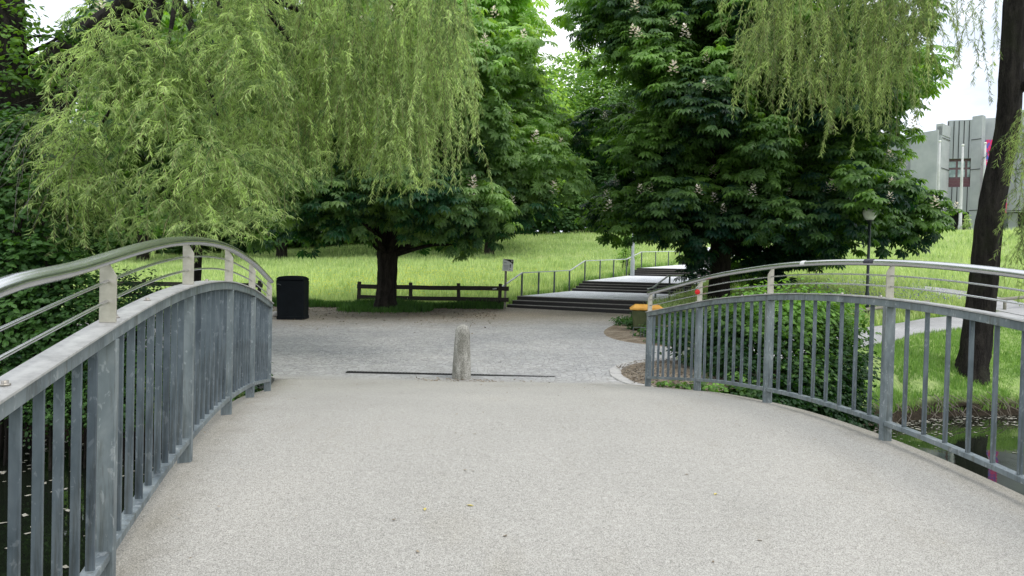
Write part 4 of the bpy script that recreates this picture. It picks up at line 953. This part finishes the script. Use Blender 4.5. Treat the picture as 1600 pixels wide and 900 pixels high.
# ------------------------------------------------------------------ litter, chips, debris
def scraps(name, P, mat, size, label, cat, seed, flat=.25):
    rs = np.random.default_rng(seed); n = len(P); f = rs.normal(size=(n, 3)) * [1, 1, flat * .5]; nn_ = rs.normal(size=(n, 3)) * flat + [0, 0, 1]
    tv = np.array([(-.3, 0, 0), (.3, .05, 0), (.22, 1, .05), (-.2, .9, 0)])
    V, F = scatter(tv, np.array([(0, 1, 2, 3)]), P, basis(f, nn_), size * rs.uniform(.4, 1.4, n)); o = link(name, npmesh(name, V, F, M[mat])); tag(o, label, cat, kind="stuff")
xy = rect(1.8, 5.6, 10.3, 14.3)(rs, 9000); xy = xy[bb(xy[:, 0], xy[:, 1])]
scraps("bark_chips", np.column_stack([xy, Hw(xy[:, 0], xy[:, 1]) + .055]), 'roots', .032, "bark chips covering the bed at the end of the right railing", "bark chips", 1, .5)
xy = np.stack([rs.uniform(-10.5, -.5, 5200), 27.0 - np.abs(rs.normal(0, 2.6, 5200))], -1)
scraps("leaf_litter", np.column_stack([xy, plz(xy[:, 0], xy[:, 1]) + .03]), 'leaf_b', .055, "brown leaf litter scattered over the paving below the fence", "leaf litter", 2)
xy = np.stack([rs.normal(-.7, .45, 260), rs.normal(11.0, .10, 260)], -1)
scraps("leaf_litter", np.column_stack([xy, plz(xy[:, 0], xy[:, 1]) + .024]), 'leaf_b', .03, "dry reddish crumbs gathered at the foot of the stone bollard", "leaf litter", 3)
xy = np.stack([rs.uniform(-3.2, 2.6, 260), rs.uniform(2.3, 10.5, 260)], -1); xy = xy[(xy[:, 0] > lx(xy[:, 1])) & (xy[:, 0] < rx(xy[:, 1]))]
scraps("deck_litter", np.column_stack([xy, D(xy[:, 0], xy[:, 1]) + .024]), 'leaf_b', .018, "tiny twigs and crumbs strewn on the bridge deck", "litter", 4, .1)
lv = MB(); lv.add([(0, -.03, 0), (.012, 0, .004), (0, .035, .001), (-.012, 0, .005), (0, 0, -.002)], [(0, 1, 4), (1, 2, 4), (2, 3, 4), (3, 0, 4)]); lme = lv.mesh("fallen_leaf", M['leaf_y'])
for i, (px, py, Y) in enumerate([(664, 796, 4.1), (735, 790, 4.15), (1118, 772, 4.3)]):
    y = Y
    for _ in range(12):
        p = at(px, py, y); dz = float(D(p.x, p.y)) + .02 - p.z; y *= (1.7 - float(D(p.x, p.y)) - .02) / (1.7 - p.z)
    p = at(px, py, y)
    o = link("fallen_leaf", lme, None, (p.x, p.y, float(D(p.x, p.y)) + .021)); o.rotation_euler = (0, 0, i * 1.3); o.scale = (.7, .7, .7); tag(o, "small dry yellow leaf lying on the bridge deck", "leaf", "yellow leaves fallen on the bridge deck")
xx = np.concatenate([rs.uniform(6.5, 14, 500), rs.uniform(-12, -4, 300), rs.uniform(-7, -3, 160)]); yy = bank(xx) - np.abs(rs.exponential(.55, len(xx))) - .02; yy[-160:] = rs.uniform(5, 11, 160)
scraps("floating_debris", np.column_stack([xx, yy, np.full(len(xx), -2.912 + EYE)]), 'debris', .07, "pale bits of twig and leaf floating on the dark water", "debris", 5, .02)
# roots showing in the cut bank
ps = []
for k in range(70):
    x = rs.uniform(6.3, 15); y = float(bank(x)); x2 = x + rs.normal(0, .35); z0 = EYE - 2.55 + rs.uniform(-.1, .15)
    ps.append(trunk_mesh([(x, y + .25, z0), (x + .05, y + .04, z0 - .08), ((x + x2) / 2, y - .06, z0 - .2), (x2, y - rs.uniform(.0, .25), -2.93 + EYE)], [.008, .008, .006, .004], None, k, n=5, sub=2, amp=.02))
V, F = multi(ps); o = link("roots", npmesh("roots", V, F, M['roots'])); tag(o, "pale roots hanging from the eroded river bank", "roots", kind="stuff")

# ------------------------------------------------------------------ fences
def fence(px_posts, Y0, Y1, label, ext=(.25, .25), hp=.92, group="dark wooden two-rail fences"):
    pts = [at(px, 450, Y0 + (Y1 - Y0) * i / (len(px_posts) - 1)) for i, px in enumerate(px_posts)]
    g = [float(G(p.x, p.y)) for p in pts]; root = empty("wooden_fence", (pts[0].x, pts[0].y, g[0]), label=label, cat="fence", group=group); o = Vector(root.location)
    ang = math.atan2(pts[-1].y - pts[0].y, pts[-1].x - pts[0].x); Mz = Matrix.Rotation(ang, 3, 'Z')
    for p, z in zip(pts, g):
        mb = MB(); mb.box((0, 0, 0), (.12, .10, hp + .3), Mz @ Matrix.Rotation(random.uniform(-.03, .03), 3, 'Y')); mb.build("post", M['fencewood'], root, bevel=.012, loc=Vector((p.x, p.y, z + hp / 2 - .15)) - o)
    d = (pts[-1] - pts[0]); d.z = 0; d.normalize()
    for hh, th in ((.74, .16), (.34, .15)):
        a = Vector((pts[0].x, pts[0].y, g[0] + hh)) - d * ext[0]; b = Vector((pts[-1].x, pts[-1].y, g[-1] + hh)) + d * ext[1]
        off = Vector((d.y, -d.x, 0)) * .075
        mb = MB(); mb.sweep([(-.022, -th / 2), (.022, -th / 2), (.022, th / 2), (-.022, th / 2)], [a + off - o + (b - a) * k / 6 + Vector((0, 0, random.uniform(-.012, .012))) for k in range(7)])
        mb.build("rail", M['fencewood'], root, bevel=.008)
fence([561, 642, 717, 781], 27.9, 27.0, "dark two-rail wooden fence between the chestnut trunk and the stairs", (.05, .35))
fence([225, 300, 360, 405], 27.6, 27.8, "dark two-rail wooden fence left of the black bin, behind the bridge railing", (1.0, .15))
# stone beside the bin
mb = MB(); mb.lathe((0, 0, 0), [(.001, 0), (.14, .0), (.17, .06), (.14, .13), (.06, .17), (.001, .175)], 9); p = at(432, 488, 22.6)
o = mb.build("field_stone", M['kerb'], None, smooth=True, loc=(p.x, 22.6, float(Hw(p.x, 22.6)))); tag(o, "small grey stone lying left of the black bin", "stone")

# black litter container
p = at(458, 490, 21.8); z = float(Hw(p.x, 21.8)) + .01
root = empty("litter_container", (p.x, 21.8, z), R(4), label="tall black litter container with a slightly domed top, left on the plaza", cat="bin")
root.scale = (.89, .95, 1)
def taper(mb, w0, d0, w1, d1, z0, z1, sh=(0, 0)):
    mb.add([(-w0 / 2, -d0 / 2, z0), (w0 / 2, -d0 / 2, z0), (w0 / 2, d0 / 2, z0), (-w0 / 2, d0 / 2, z0), (-w1 / 2 + sh[0], -d1 / 2, z1), (w1 / 2 + sh[0], -d1 / 2, z1), (w1 / 2 + sh[0], d1 / 2, z1), (-w1 / 2 + sh[0], d1 / 2, z1)],
           [(3, 2, 1, 0), (4, 5, 6, 7), (0, 1, 5, 4), (1, 2, 6, 5), (2, 3, 7, 6), (3, 0, 4, 7)])
mb = MB(); taper(mb, .85, .75, .90, .80, 0, 1.15, (-.03, 0)); mb.build("body", M['bindark'], root, bevel=.03)
mb = MB()
prof = [(-.47, 1.152), (-.455, 1.20), (-.38, 1.245), (-.2, 1.27), (.0, 1.28), (.2, 1.27), (.34, 1.245), (.40, 1.20), (.42, 1.152)]
n_ = len(prof); mb.add([(a, -.42, b) for a, b in prof] + [(a, .42, b) for a, b in prof], [tuple(range(n_)), tuple(range(n_, 2 * n_))[::-1]] + [(i, (i + 1) % n_, n_ + (i + 1) % n_, n_ + i) for i in range(n_)])
mb.build("lid", M['bindark'], root, bevel=.015)
mb = MB(); mb.tube([(-.44, -.43, 1.02), (-.38, -.45, 1.03), (-.30, -.44, 1.0)], .008, 6); mb.build("latch", M['postgrey'], root)
mb = MB(); mb.box((0, 0, .05), (.88, .78, .10)); mb.build("plinth", M['bindark'], root, bevel=.01)

# grit bin
p = at(1010, 512, 19.6); z = float(Hw(p.x, 19.6)) + .06
root = empty("grit_bin", (p.x, 19.6, z), R(-8), label="olive green grit bin with an orange yellow lid at the end of the right railing", cat="grit bin")
mb = MB(); taper(mb, .68, .52, .78, .62, 0, .50); mb.build("body", M['bingreen'], root, bevel=.03)
mb = MB()
for x in (-.22, 0, .22): mb.box((x, -.292, .24), (.035, .02, .36), Matrix.Rotation(.10, 3, 'X'))
mb.build("ribs", M['bingreen'], root, bevel=.006)
mb = MB(); taper(mb, .90, .72, .90, .72, .503, .56); taper(mb, .86, .68, .62, .44, .5625, .65); mb.build("lid", M['binlid'], root, bevel=.018)
# low hoops in front of the bin
for i, px in enumerate([978, 990, 1003]):
    p = at(px, 522, 17.6 - i * .1); z = float(Hw(p.x, p.y)); mb = MB(); mb.tube([(-.13, 0, 0), (-.13, 0, .2), (-.12, 0, .23), (0, 0, .235), (.12, 0, .23), (.13, 0, .2), (.13, 0, 0)], .008, 6)
    o = mb.build("edging_hoop", M['postgrey'], None, loc=(p.x + .3, p.y, z + .05)); tag(o, "low dark wire edging hoop on the island before the grit bin", "hoop", "low wire hoops edging the island")

# info sign on a post
p = at(789, 480, 27.0); z = float(G(p.x, 27.0))
root = empty("info_sign", (p.x, 27.0, z), R(0), label="white and black information board on a wooden post at the stair foot", cat="sign")
mb = MB(); mb.box((0, 0, .68), (.085, .085, 1.5)); mb.build("post", M['greywood'], root, bevel=.008)
sgn = empty("board_mount", (0, 0, 0)); bpy.data.objects.remove(sgn)
Mb = Matrix.Rotation(R(-14), 3, 'Z') @ Matrix.Rotation(R(0), 3, 'X')
def sb(mb, x, z_, w, h, dy): mb.box(Mb @ Vector((x + .09, -.062 - dy, z_)), (w, .006, h), Mb @ Matrix.Rotation(R(3), 3, 'Y'))
mb = MB(); mb.box(Mb @ Vector((.09, -.055, 1.60)), (.40, .014, .44), Mb @ Matrix.Rotation(R(3), 3, 'Y')); bd = mb.build("board", M['signface'], root)
mb = MB()
pts = [(-.18, .205), (.19, .205), (.19, .03), (.13, .09), (.06, .13), (-.04, .165)]
f_ = [Mb @ Matrix.Rotation(R(3), 3, 'Y') @ Vector((x, 0, y)) + Mb @ Vector((.09, -.066, 1.60)) for x, y in pts]; mb.add(f_, [tuple(range(6))]); mb.build("black_corner", M['signblack'], bd)
mb = MB(); sb(mb, .09, 1.60, .045, .05, .003); sb(mb, .09, 1.535, .045, .045, .003); sb(mb, .08, 1.45, .03, .035, .003); mb.build("pictograms", M['signblack'], bd)
mb = MB(); sb(mb, -.10, 1.685, .11, .02, .003)
for k in range(7): sb(mb, -.06, 1.60 - k * .026, random.uniform(.14, .20), .008, .003)
mb.build("small_print", M['signgrey'], bd)
mb = MB(); mb.lathe((0, 0, 0), [(.001, 0), (.028, 0), (.028, .004), (.001, .004)], 14); o = mb.build("emblem", M['white'], bd); o.location = Mb @ Vector((.235, -.074, 1.745)); o.rotation_euler = (R(90), 0, R(-14))

# ------------------------------------------------------------------ stairs
DX, DY = .44, .898; UX, UY = .898, -.44; AX, AY = -.17, 27.5
def tp(t, u): return AX + DX * t + UX * u, AY + DY * t + UY * u
SW = 5.15
root = empty("park_stairs", (*tp(0, SW / 2), -1.24 + E), math.atan2(UY, UX), label="wide shallow park stairs with dark risers climbing the meadow to the right", cat="stairs")
inv = root.matrix_basis.copy()
def loc(t, u, z): return Vector((u - SW / 2, t, z - (-1.24 + E)))
flights = [(0.0, -1.24, .42, .150, 3), (6.55, -.645, .42, .115, 4), (15.0, .13, .50, .115, 4), (27.4, 1.02, .55, .15, 5)]
ends = []
for k, (t0, z0, run, rise, nst) in enumerate(flights):
    for i in range(nst):
        z1 = z0 + rise * (i + 1) + E; t1 = t0 + run * i; t2 = t0 + run * (i + 1) + .03
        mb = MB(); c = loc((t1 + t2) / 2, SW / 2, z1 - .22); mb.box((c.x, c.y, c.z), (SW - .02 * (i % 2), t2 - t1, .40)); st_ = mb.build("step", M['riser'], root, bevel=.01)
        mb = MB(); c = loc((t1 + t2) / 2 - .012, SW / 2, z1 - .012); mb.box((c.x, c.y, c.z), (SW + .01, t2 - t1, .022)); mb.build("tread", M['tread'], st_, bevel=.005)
    te = t0 + run * nst; ze = z0 + rise * nst
    tn, zn = (flights[k + 1][0], flights[k + 1][1]) if k < 3 else (44, 3.9)
    a = loc(te, 0, ze + E); b = loc(tn, 0, zn + E)
    mb = MB(); mb.add([(-SW / 2 + .02, a.y, a.z), (SW / 2 - .02, a.y, a.z), (SW / 2 - .02, b.y, b.z), (-SW / 2 + .02, b.y, b.z), (-SW / 2 + .02, a.y, a.z - .5), (SW / 2 - .02, a.y, a.z - .5), (SW / 2 - .02, b.y, b.z - .5), (-SW / 2 + .02, b.y, b.z - .5)],
                      [(0, 1, 2, 3), (7, 6, 5, 4), (0, 4, 5, 1), (1, 5, 6, 2), (2, 6, 7, 3), (3, 7, 4, 0)])
    mb.build("landing", M['landing'], root)
SPt = [-3, 0, 1.26, 6.55, 8.23, 15.0, 17.0, 27.4, 30.15, 44]; SPz = [-1.3, -1.24, -.79, -.645, -.185, .13, .59, 1.02, 1.77, 3.9]
def sz_(t): return float(np.interp(t, SPt, SPz))
def handrail(nm, u, posts, knots, label, th=.028):
    x, y = tp(posts[0], u); r = empty("stair_handrail", (x, y, sz_(posts[0]) + E), label=label, cat="handrail", group="handrails of the park stairs"); o = Vector(r.location)
    P = []
    for t, h in knots: x, y = tp(t, u); P.append(Vector((x, y, h + E)) - o)
    mb = MB(); mb.sweep([(-.03, -.02), (.03, -.02), (.03, .02), (-.03, .02)], P); mb.build("rail", M['alu'], r, bevel=.006)
    kt = [k[0] for k in knots]; kh = [k[1] for k in knots]
    for t in posts:
        x, y = tp(t, u); zt = float(np.interp(t, kt, kh)) - .02; zb = sz_(t) - .15; mb = MB(); mb.box((0, 0, 0), (.055, .07, zt - zb), Matrix.Rotation(math.atan2(UY, UX), 3, 'Z'))
        mb.build("post", M['postgrey'], r, bevel=.004, loc=Vector((x, y, (zt + zb) / 2 + E)) - o)
hk = [(-.9, -.52), (-.3, -.47), (1.5, .10), (6.6, .28), (8.4, .76), (15.0, 1.04), (17.8, 1.55), (27.4, 1.98), (30.5, 2.78), (38, 3.9)]
handrail("l", -.12, [1.5, 3.1, 4.75, 6.5, 8.45, 10.6, 12.75, 15.0, 17.9, 21.0, 24.2, 27.3, 30.4, 33.5], hk, "long pale handrail on grey posts up the left side of the stairs")
hk = [(.6, -.36), (1.2, -.32), (3.3, .10), (7.4, .22), (8.2, .30), (9.3, .70), (10.0, .74)]
handrail("r", SW + .02, [1.6, 3.6, 6.0, 8.4], hk, "short pale handrail with dark posts on the right of the stairs, behind the grit bin")
# dark tufts hugging the stair edge
blades("edge_grass", 9000, lambda rs, n: (lambda t, u: np.stack([AX + DX * t + UX * u, AY + DY * t + UY * u], -1))(rs.uniform(.8, 34, n), -.2 - np.abs(rs.normal(0, .22, n))), .26, .026, 'grass', None, "rough green grass growing along the left edge of the stairs", "grass", seed=12)

# ------------------------------------------------------------------ lamp posts
p = at(1353, 522, 22.3); z = float(G(p.x, 22.3))
root = empty("park_lamp", (p.x, 22.3, z), label="slim dark green park lamp with a white globe beside the path at right", cat="lamp")
mb = MB(); mb.lathe((0, 0, 0), [(.001, -.1), (.065, -.1), (.065, .9), (.055, .95), (.045, 1.0), (.040, 3.05), (.001, 3.06)], 14); mb.build("pole", M['polegreen'], root, smooth=True)
mb = MB(); mb.lathe((0, 0, 3.03), [(.05, 0), (.07, .05), (.11, .06), (.11, .08), (.001, .085)], 18); mb.build("collar", M['polegreen'], root, smooth=True)
mb = MB(); mb.lathe((0, 0, 3.12), [(.001, -.005), (.10, 0), (.17, .10), (.21, .22), (.20, .30), (.12, .36), (.001, .38)], 24); mb.build("globe", M['globe'], root, smooth=True)
mb = MB(); mb.lathe((0, 0, 3.43), [(.001, 0), (.215, .0), (.20, .05), (.10, .10), (.001, .12)], 24); mb.build("cap", M['polegreen'], root, smooth=True)
p = at(988, 428, 40.6); z = float(G(p.x, 40.6)); root = empty("street_lamp", (p.x, 40.6, z), label="tall thin grey lamp pole beside the stairs, half hidden in chestnut leaves", cat="lamp")
mb = MB(); mb.lathe((0, 0, 0), [(.001, -.1), (.12, -.1), (.12, 1.2), (.08, 1.25), (.07, 4), (.06, 5.6), (.001, 5.61)], 12); mb.build("pole", M['polegrey'], root, smooth=True)
mb = MB(); mb.lathe((0, 0, 5.6), [(.001, 0), (.10, .0), (.20, .25), (.25, .30), (.05, .42), (.001, .43)], 16); mb.build("lamp_head", M['polegrey'], root, smooth=True)
# low timber rails beyond the path
def low_rail(a, b, hh, label, n):
    g0, g1 = float(G(a[0], a[1])), float(G(b[0], b[1])); r = empty("timber_barrier", (a[0], a[1], g0), label=label, cat="barrier", group="low grey timber barriers beyond the path"); o = Vector(r.location)
    A = Vector((a[0], a[1], g0 + hh)) - o; B = Vector((b[0], b[1], g1 + hh)) - o
    mb = MB(); mb.tube([A.lerp(B, k / 5) for k in range(6)], .055, 9); mb.build("rail", M['greywood'], r, smooth=True)
    for k in range(n):
        q = A.lerp(B, (k + .5) / n); mb = MB(); mb.tube([(q.x, q.y, q.z - hh - .1), (q.x, q.y, q.z - .04)], .05, 8); mb.build("post", M['greywood'], r, smooth=True)
a = at(1318, 500, 21.5); b = at(1450, 497, 24.2); low_rail((a.x, a.y), (b.x, b.y), .42, "low grey timber rail beyond the path, behind the dark lamp post", 3)
a = at(1545, 492, 24.5); b = at(1640, 492, 25.5); low_rail((a.x, a.y), (b.x, b.y), .40, "low grey timber rail right of the leaning willow trunk", 2)

# ------------------------------------------------------------------ building on the hill
bx = 44.7; by = 75.
gz = float(G(46, 76)) - .5
root = empty("concrete_building", (46, 76, gz), label="pale concrete building with ribbed panels and maroon louvres on the hilltop at right", cat="building"); bo_ = Vector(root.location)
def X(px, Y=75.): return at(px, 300, Y).x
def Zp(px, py, Y=75.): return at(px, py, Y).z
def wall(nm, a, b, z0, z1, th, mat, par=None, off=0, bev=0):
    a = Vector((a[0], a[1], 0)); b = Vector((b[0], b[1], 0)); d = (b - a).normalized(); nrm = Vector((d.y, -d.x, 0)); c = (a + b) / 2 + nrm * off; ang = math.atan2(d.y, d.x)
    mb = MB(); mb.box((c.x - bo_.x, c.y - bo_.y, (z0 + z1) / 2 - bo_.z), ((b - a).length, th, z1 - z0), Matrix.Rotation(ang, 3, 'Z')); return mb.build(nm, M[mat], par or root, bevel=bev)
zt = Zp(1488, 199); zlo = Zp(1488, 330); zg = gz
P0, P1, P2, P3, P4 = (X(1461), 74.6), (X(1488), 76.2), (X(1521), 75.4), (X(1529), 74.6), (X(1531), 76.4)
wall("wall", P0, P1, zlo, zt, .5, 'conc'); wall("parapet", P0, P1, zt - .9, zt + .25, .62, 'conc')
wall("wall", (X(1440), 77), P0, zlo + 2, zt - .4, .5, 'conc')
zr1 = Zp(1500, 246); zw0 = Zp(1500, 277); zm0 = Zp(1500, 291)
wall("wall", P1, P2, zr1, zt + .9, .4, 'conc2'); wall("wall", P1, P2, zlo, zm0, .4, 'conc2')
wall("wall", P1, P2, zm0, zr1, .3, 'conc', off=-.5)
wp = wall("louvre_panel", P1, P2, zm0 + .02, zw0, .12, 'maroon', off=-.1)
d = Vector((P2[0] - P1[0], P2[1] - P1[1], 0)); Ld = d.length; d.normalize()
def along(f): return (P1[0] + d.x * Ld * f, P1[1] + d.y * Ld * f)
for k in range(6): wall("louvre", along(.04), along(.96), zm0 + .06 + k * (zw0 - zm0) / 6, zm0 + .11 + k * (zw0 - zm0) / 6, .05, 'wframe', wp, off=.0 - .02)
wn = wall("window", along(.02), along(.98), zw0, zr1, .08, 'wframe', off=-.25)
for a_, b_ in ((.12, .38), (.47, .74), (.84, .95)):
    for z0_, z1_ in ((zw0 + .15, (zw0 + zr1) / 2 - .08), ((zw0 + zr1) / 2 + .12, zr1 - .25)): wall("pane", along(a_), along(b_), z0_, z1_, .03, 'glass', wn, off=-.18)
for f in (.0, .22, .42, .62, .82): wall("groove_shade", along(f), along(f + .03), zr1, zt + .8, .10, 'black', off=.18); wall("groove_shade", along(f), along(f + .03), zlo, zm0, .10, 'black', off=.18)  # black strips stand in for the shade in the panel grooves
wall("pier", P2, P3, zg, zt + 1.2, .5, 'conc'); wall("wall", P3, P4, zg, zt + 1.1, .4, 'conc')
P5 = (X(1565), 75.6); P6 = (X(1600), 73.0); P7 = (X(1680), 72.5)
wall("wall", P4, P5, zlo, zt + 1.2, .4, 'conc'); wall("wall", P5, P6, zlo, zt + 1.6, .5, 'conc'); wall("wall", P6, P7, zlo, zt + 1.8, .5, 'conc2')
for f in np.arange(.1, 1, .16):
    a_ = Vector(P6).lerp(Vector(P7), f); b_ = Vector(P6).lerp(Vector(P7), f + .02); wall("groove_shade", a_, b_, zlo, zt + 1.6, .1, 'black', off=.22)  # groove shade as black strips here too
for q0, q1 in ((P0, P1), (P2, P3), (P4, P5), (P5, P6)):
    for zj in (zlo + .1, (zlo + zt) / 2, zt - 1.2): wall("joint", q0, q1, zj, zj + .06, .02, 'black', off=.305)
# near-black wall painting the shade of the open ground floor, and columns
wall("recess_shade", (X(1430), 78.5), (X(1690), 76.9), zg, zlo + .3, .3, 'black')
for px, w_ in ((1464, 1.0), (1482, 1.05), (1560, 1.0), (1590, 1.0), (1640, 1.0), (1443, .7), (1425, .5)):
    x = X(px); mb = MB(); mb.box((x - bo_.x, 75.9 - bo_.y, (zg + zlo) / 2 - bo_.z), (w_, .8, zlo - zg)); mb.build("column", M['conc'], root, bevel=.05)
wall("low_wall", (X(1360), 79), (X(1450), 78), zg, Zp(1400, 335), .4, 'conc')
mb = MB(); mb.prism([(X(1440) - bo_.x, 2.2), (X(1690) - bo_.x, .2), (X(1690) - bo_.x, 14), (X(1440) - bo_.x, 14)], zlo - bo_.z + .35, zt - bo_.z - .6); mb.build("body", M['conc2'], root)
# banner
za, zb = 9.0, 16.2
ba = (X(1540, 73), 73.3); bb_ = (X(1573, 73), 72.9)
a = Vector((ba[0], ba[1], 0)); b = Vector((bb_[0], bb_[1], 0)); dd = (b - a).normalized(); nrm = Vector((dd.y, -dd.x, 0)); ang = math.atan2(dd.y, dd.x); Wd = (b - a).length
root = empty("facade_banner", ((a.x + b.x) / 2, (a.y + b.y) / 2, za), ang, label="tall pink and blue printed banner on the concrete facade behind the willow trunk", cat="banner")
for i, s_ in enumerate((-1, 1)):
    mb = MB(); mb.box((s_ * Wd * .255, 0, (zb - za) / 2), (Wd * .48, .04, zb - za)); bp_ = mb.build("banner_panel", M['banner'], root)
    mb = MB(); rr = random.Random(i + 3)
    for z0_, hh, n_ in ((.35, .30, 5), (.8, .30, 5), (2.1, .16, 6), (2.4, .16, 6), (3.6, .42, 4), (4.1, .36, 4), (5.0, .12, 8)):
        xx_ = -Wd * .2
        for q in range(n_):
            ww = Wd * .38 / n_; hv = hh * rr.uniform(.6, 1)
            mb.box((s_ * Wd * .255 + xx_ + ww * .2, -.026, z0_ + hv / 2), (ww * .22, .006, hv)); mb.box((s_ * Wd * .255 + xx_ + ww * .45, -.026, z0_ + hv * rr.choice([.1, .5, .9])), (ww * .5, .007, hh * .16)); xx_ += ww
    mb.build("lettering", M['white'], bp_)
# flagpoles
for px, Yp, top, lab in ((1466, 66, 222, "left slim white flagpole before the concrete building"), (1502, 65, 228, "middle slim white flagpole, in front of the building's window"), (1537, 66, 225, "right slim white flagpole, in front of the coloured banner")):
    x = at(px, 300, Yp).x; z = float(G(x, Yp)); zt_ = at(px, top, Yp).z; r = empty("flagpole", (x, Yp, z), label=lab, cat="flagpole", group="white flagpoles on the hill"); h = zt_ - z
    mb = MB(); mb.lathe((0, 0, 0), [(.001, -.2), (.17, -.2), (.17, .4), (.13, .45), (.11, h * .6), (.08, h), (.001, h)], 12); mb.build("pole", M['pole'], r, smooth=True)
    mb = MB(); mb.lathe((0, 0, h), [(.001, -.02), (.10, .0), (.12, .08), (.08, .16), (.001, .18)], 12); mb.build("finial", M['white'], r, smooth=True)
# small bright conifer-like sapling before the building
x = at(1511, 355, 64).x; z = float(G(x, 64)); shrub("young_tree", [(x, 64, z + .35, .34), (x, 64, z + .8, .26), (x, 64, z + 1.2, .15)], "small yellow green sapling in front of the building's dark opening", 'grassy', .14, 60, 3, cat="tree", rad=.1)
for px, s_, lab in ((1405, 1.0, "light shrub left of the building, under the chestnut's right edge"), (1450, .7, "small bright shrub at the left foot of the concrete building"), (1472, .5, "tiny yellow shrub between the two left flagpoles")):
    x = at(px, 350, 68).x; z = float(G(x, 68)); shrub("hilltop_shrub", [(x, 68, z + .8 * s_, 1.0 * s_), (x + .9 * s_, 68, z + .7 * s_, .8 * s_), (x - .8 * s_, 68.4, z + 1.2 * s_, .7 * s_)], lab, 'bgleaf', .20, 14, 3, group="shrubs on the hilltop", rad=.2)

# ------------------------------------------------------------------ light
SUN_EL, SUN_AZ = R(58), R(128)          # azimuth measured clockwise from +Y
W = bpy.data.worlds.new("World"); S.world = W; W.use_nodes = True; nt = W.node_tree
for n_ in list(nt.nodes): nt.nodes.remove(n_)
out = nt.nodes.new("ShaderNodeOutputWorld")
sky = nt.nodes.new("ShaderNodeTexSky"); sky.sky_type = 'NISHITA'; sky.sun_disc = False; sky.sun_elevation = SUN_EL; sky.sun_rotation = SUN_AZ; sky.dust_density = 3; sky.air_density = 1
bg = nt.nodes.new("ShaderNodeBackground"); bg.inputs[1].default_value = .12; nt.links.new(sky.outputs[0], bg.inputs[0])
cl = noise(nt, 2.2, 6, .6, coord='Generated', stretch=(1, 1, 2.5), dist=.3)
cc = ramp(nt, cl, [(.36, (.42, .46, .53)), (.5, (.63, .66, .71)), (.62, (.86, .87, .88))])
bg2 = nt.nodes.new("ShaderNodeBackground"); bg2.inputs[1].default_value = 2.45; nt.links.new(cc, bg2.inputs[0])
mx = nt.nodes.new("ShaderNodeMixShader"); mx.inputs[0].default_value = .86; nt.links.new(bg.outputs[0], mx.inputs[1]); nt.links.new(bg2.outputs[0], mx.inputs[2]); nt.links.new(mx.outputs[0], out.inputs[0])
sd = bpy.data.lights.new("sun", 'SUN'); sd.energy = 1.5; sd.angle = R(22); sd.color = (1, .96, .88)
so_ = bpy.data.objects.new("sun", sd); C.objects.link(so_); so_.rotation_euler = (R(90) - SUN_EL, 0, -SUN_AZ + math.pi); so_.location = (0, 0, 30)
dv = Vector((math.sin(SUN_AZ) * math.cos(SUN_EL), math.cos(SUN_AZ) * math.cos(SUN_EL), math.sin(SUN_EL))); so_.rotation_euler = (-dv).to_track_quat('-Z', 'Y').to_euler()

S.view_settings.view_transform = 'Standard'; S.view_settings.look = 'None'; S.view_settings.exposure = 0
S.cycles.max_bounces = 6; S.cycles.diffuse_bounces = 4; S.cycles.glossy_bounces = 3; S.cycles.transmission_bounces = 3; S.cycles.caustics_reflective = False; S.cycles.caustics_refractive = False
S.cycles.use_denoising = True
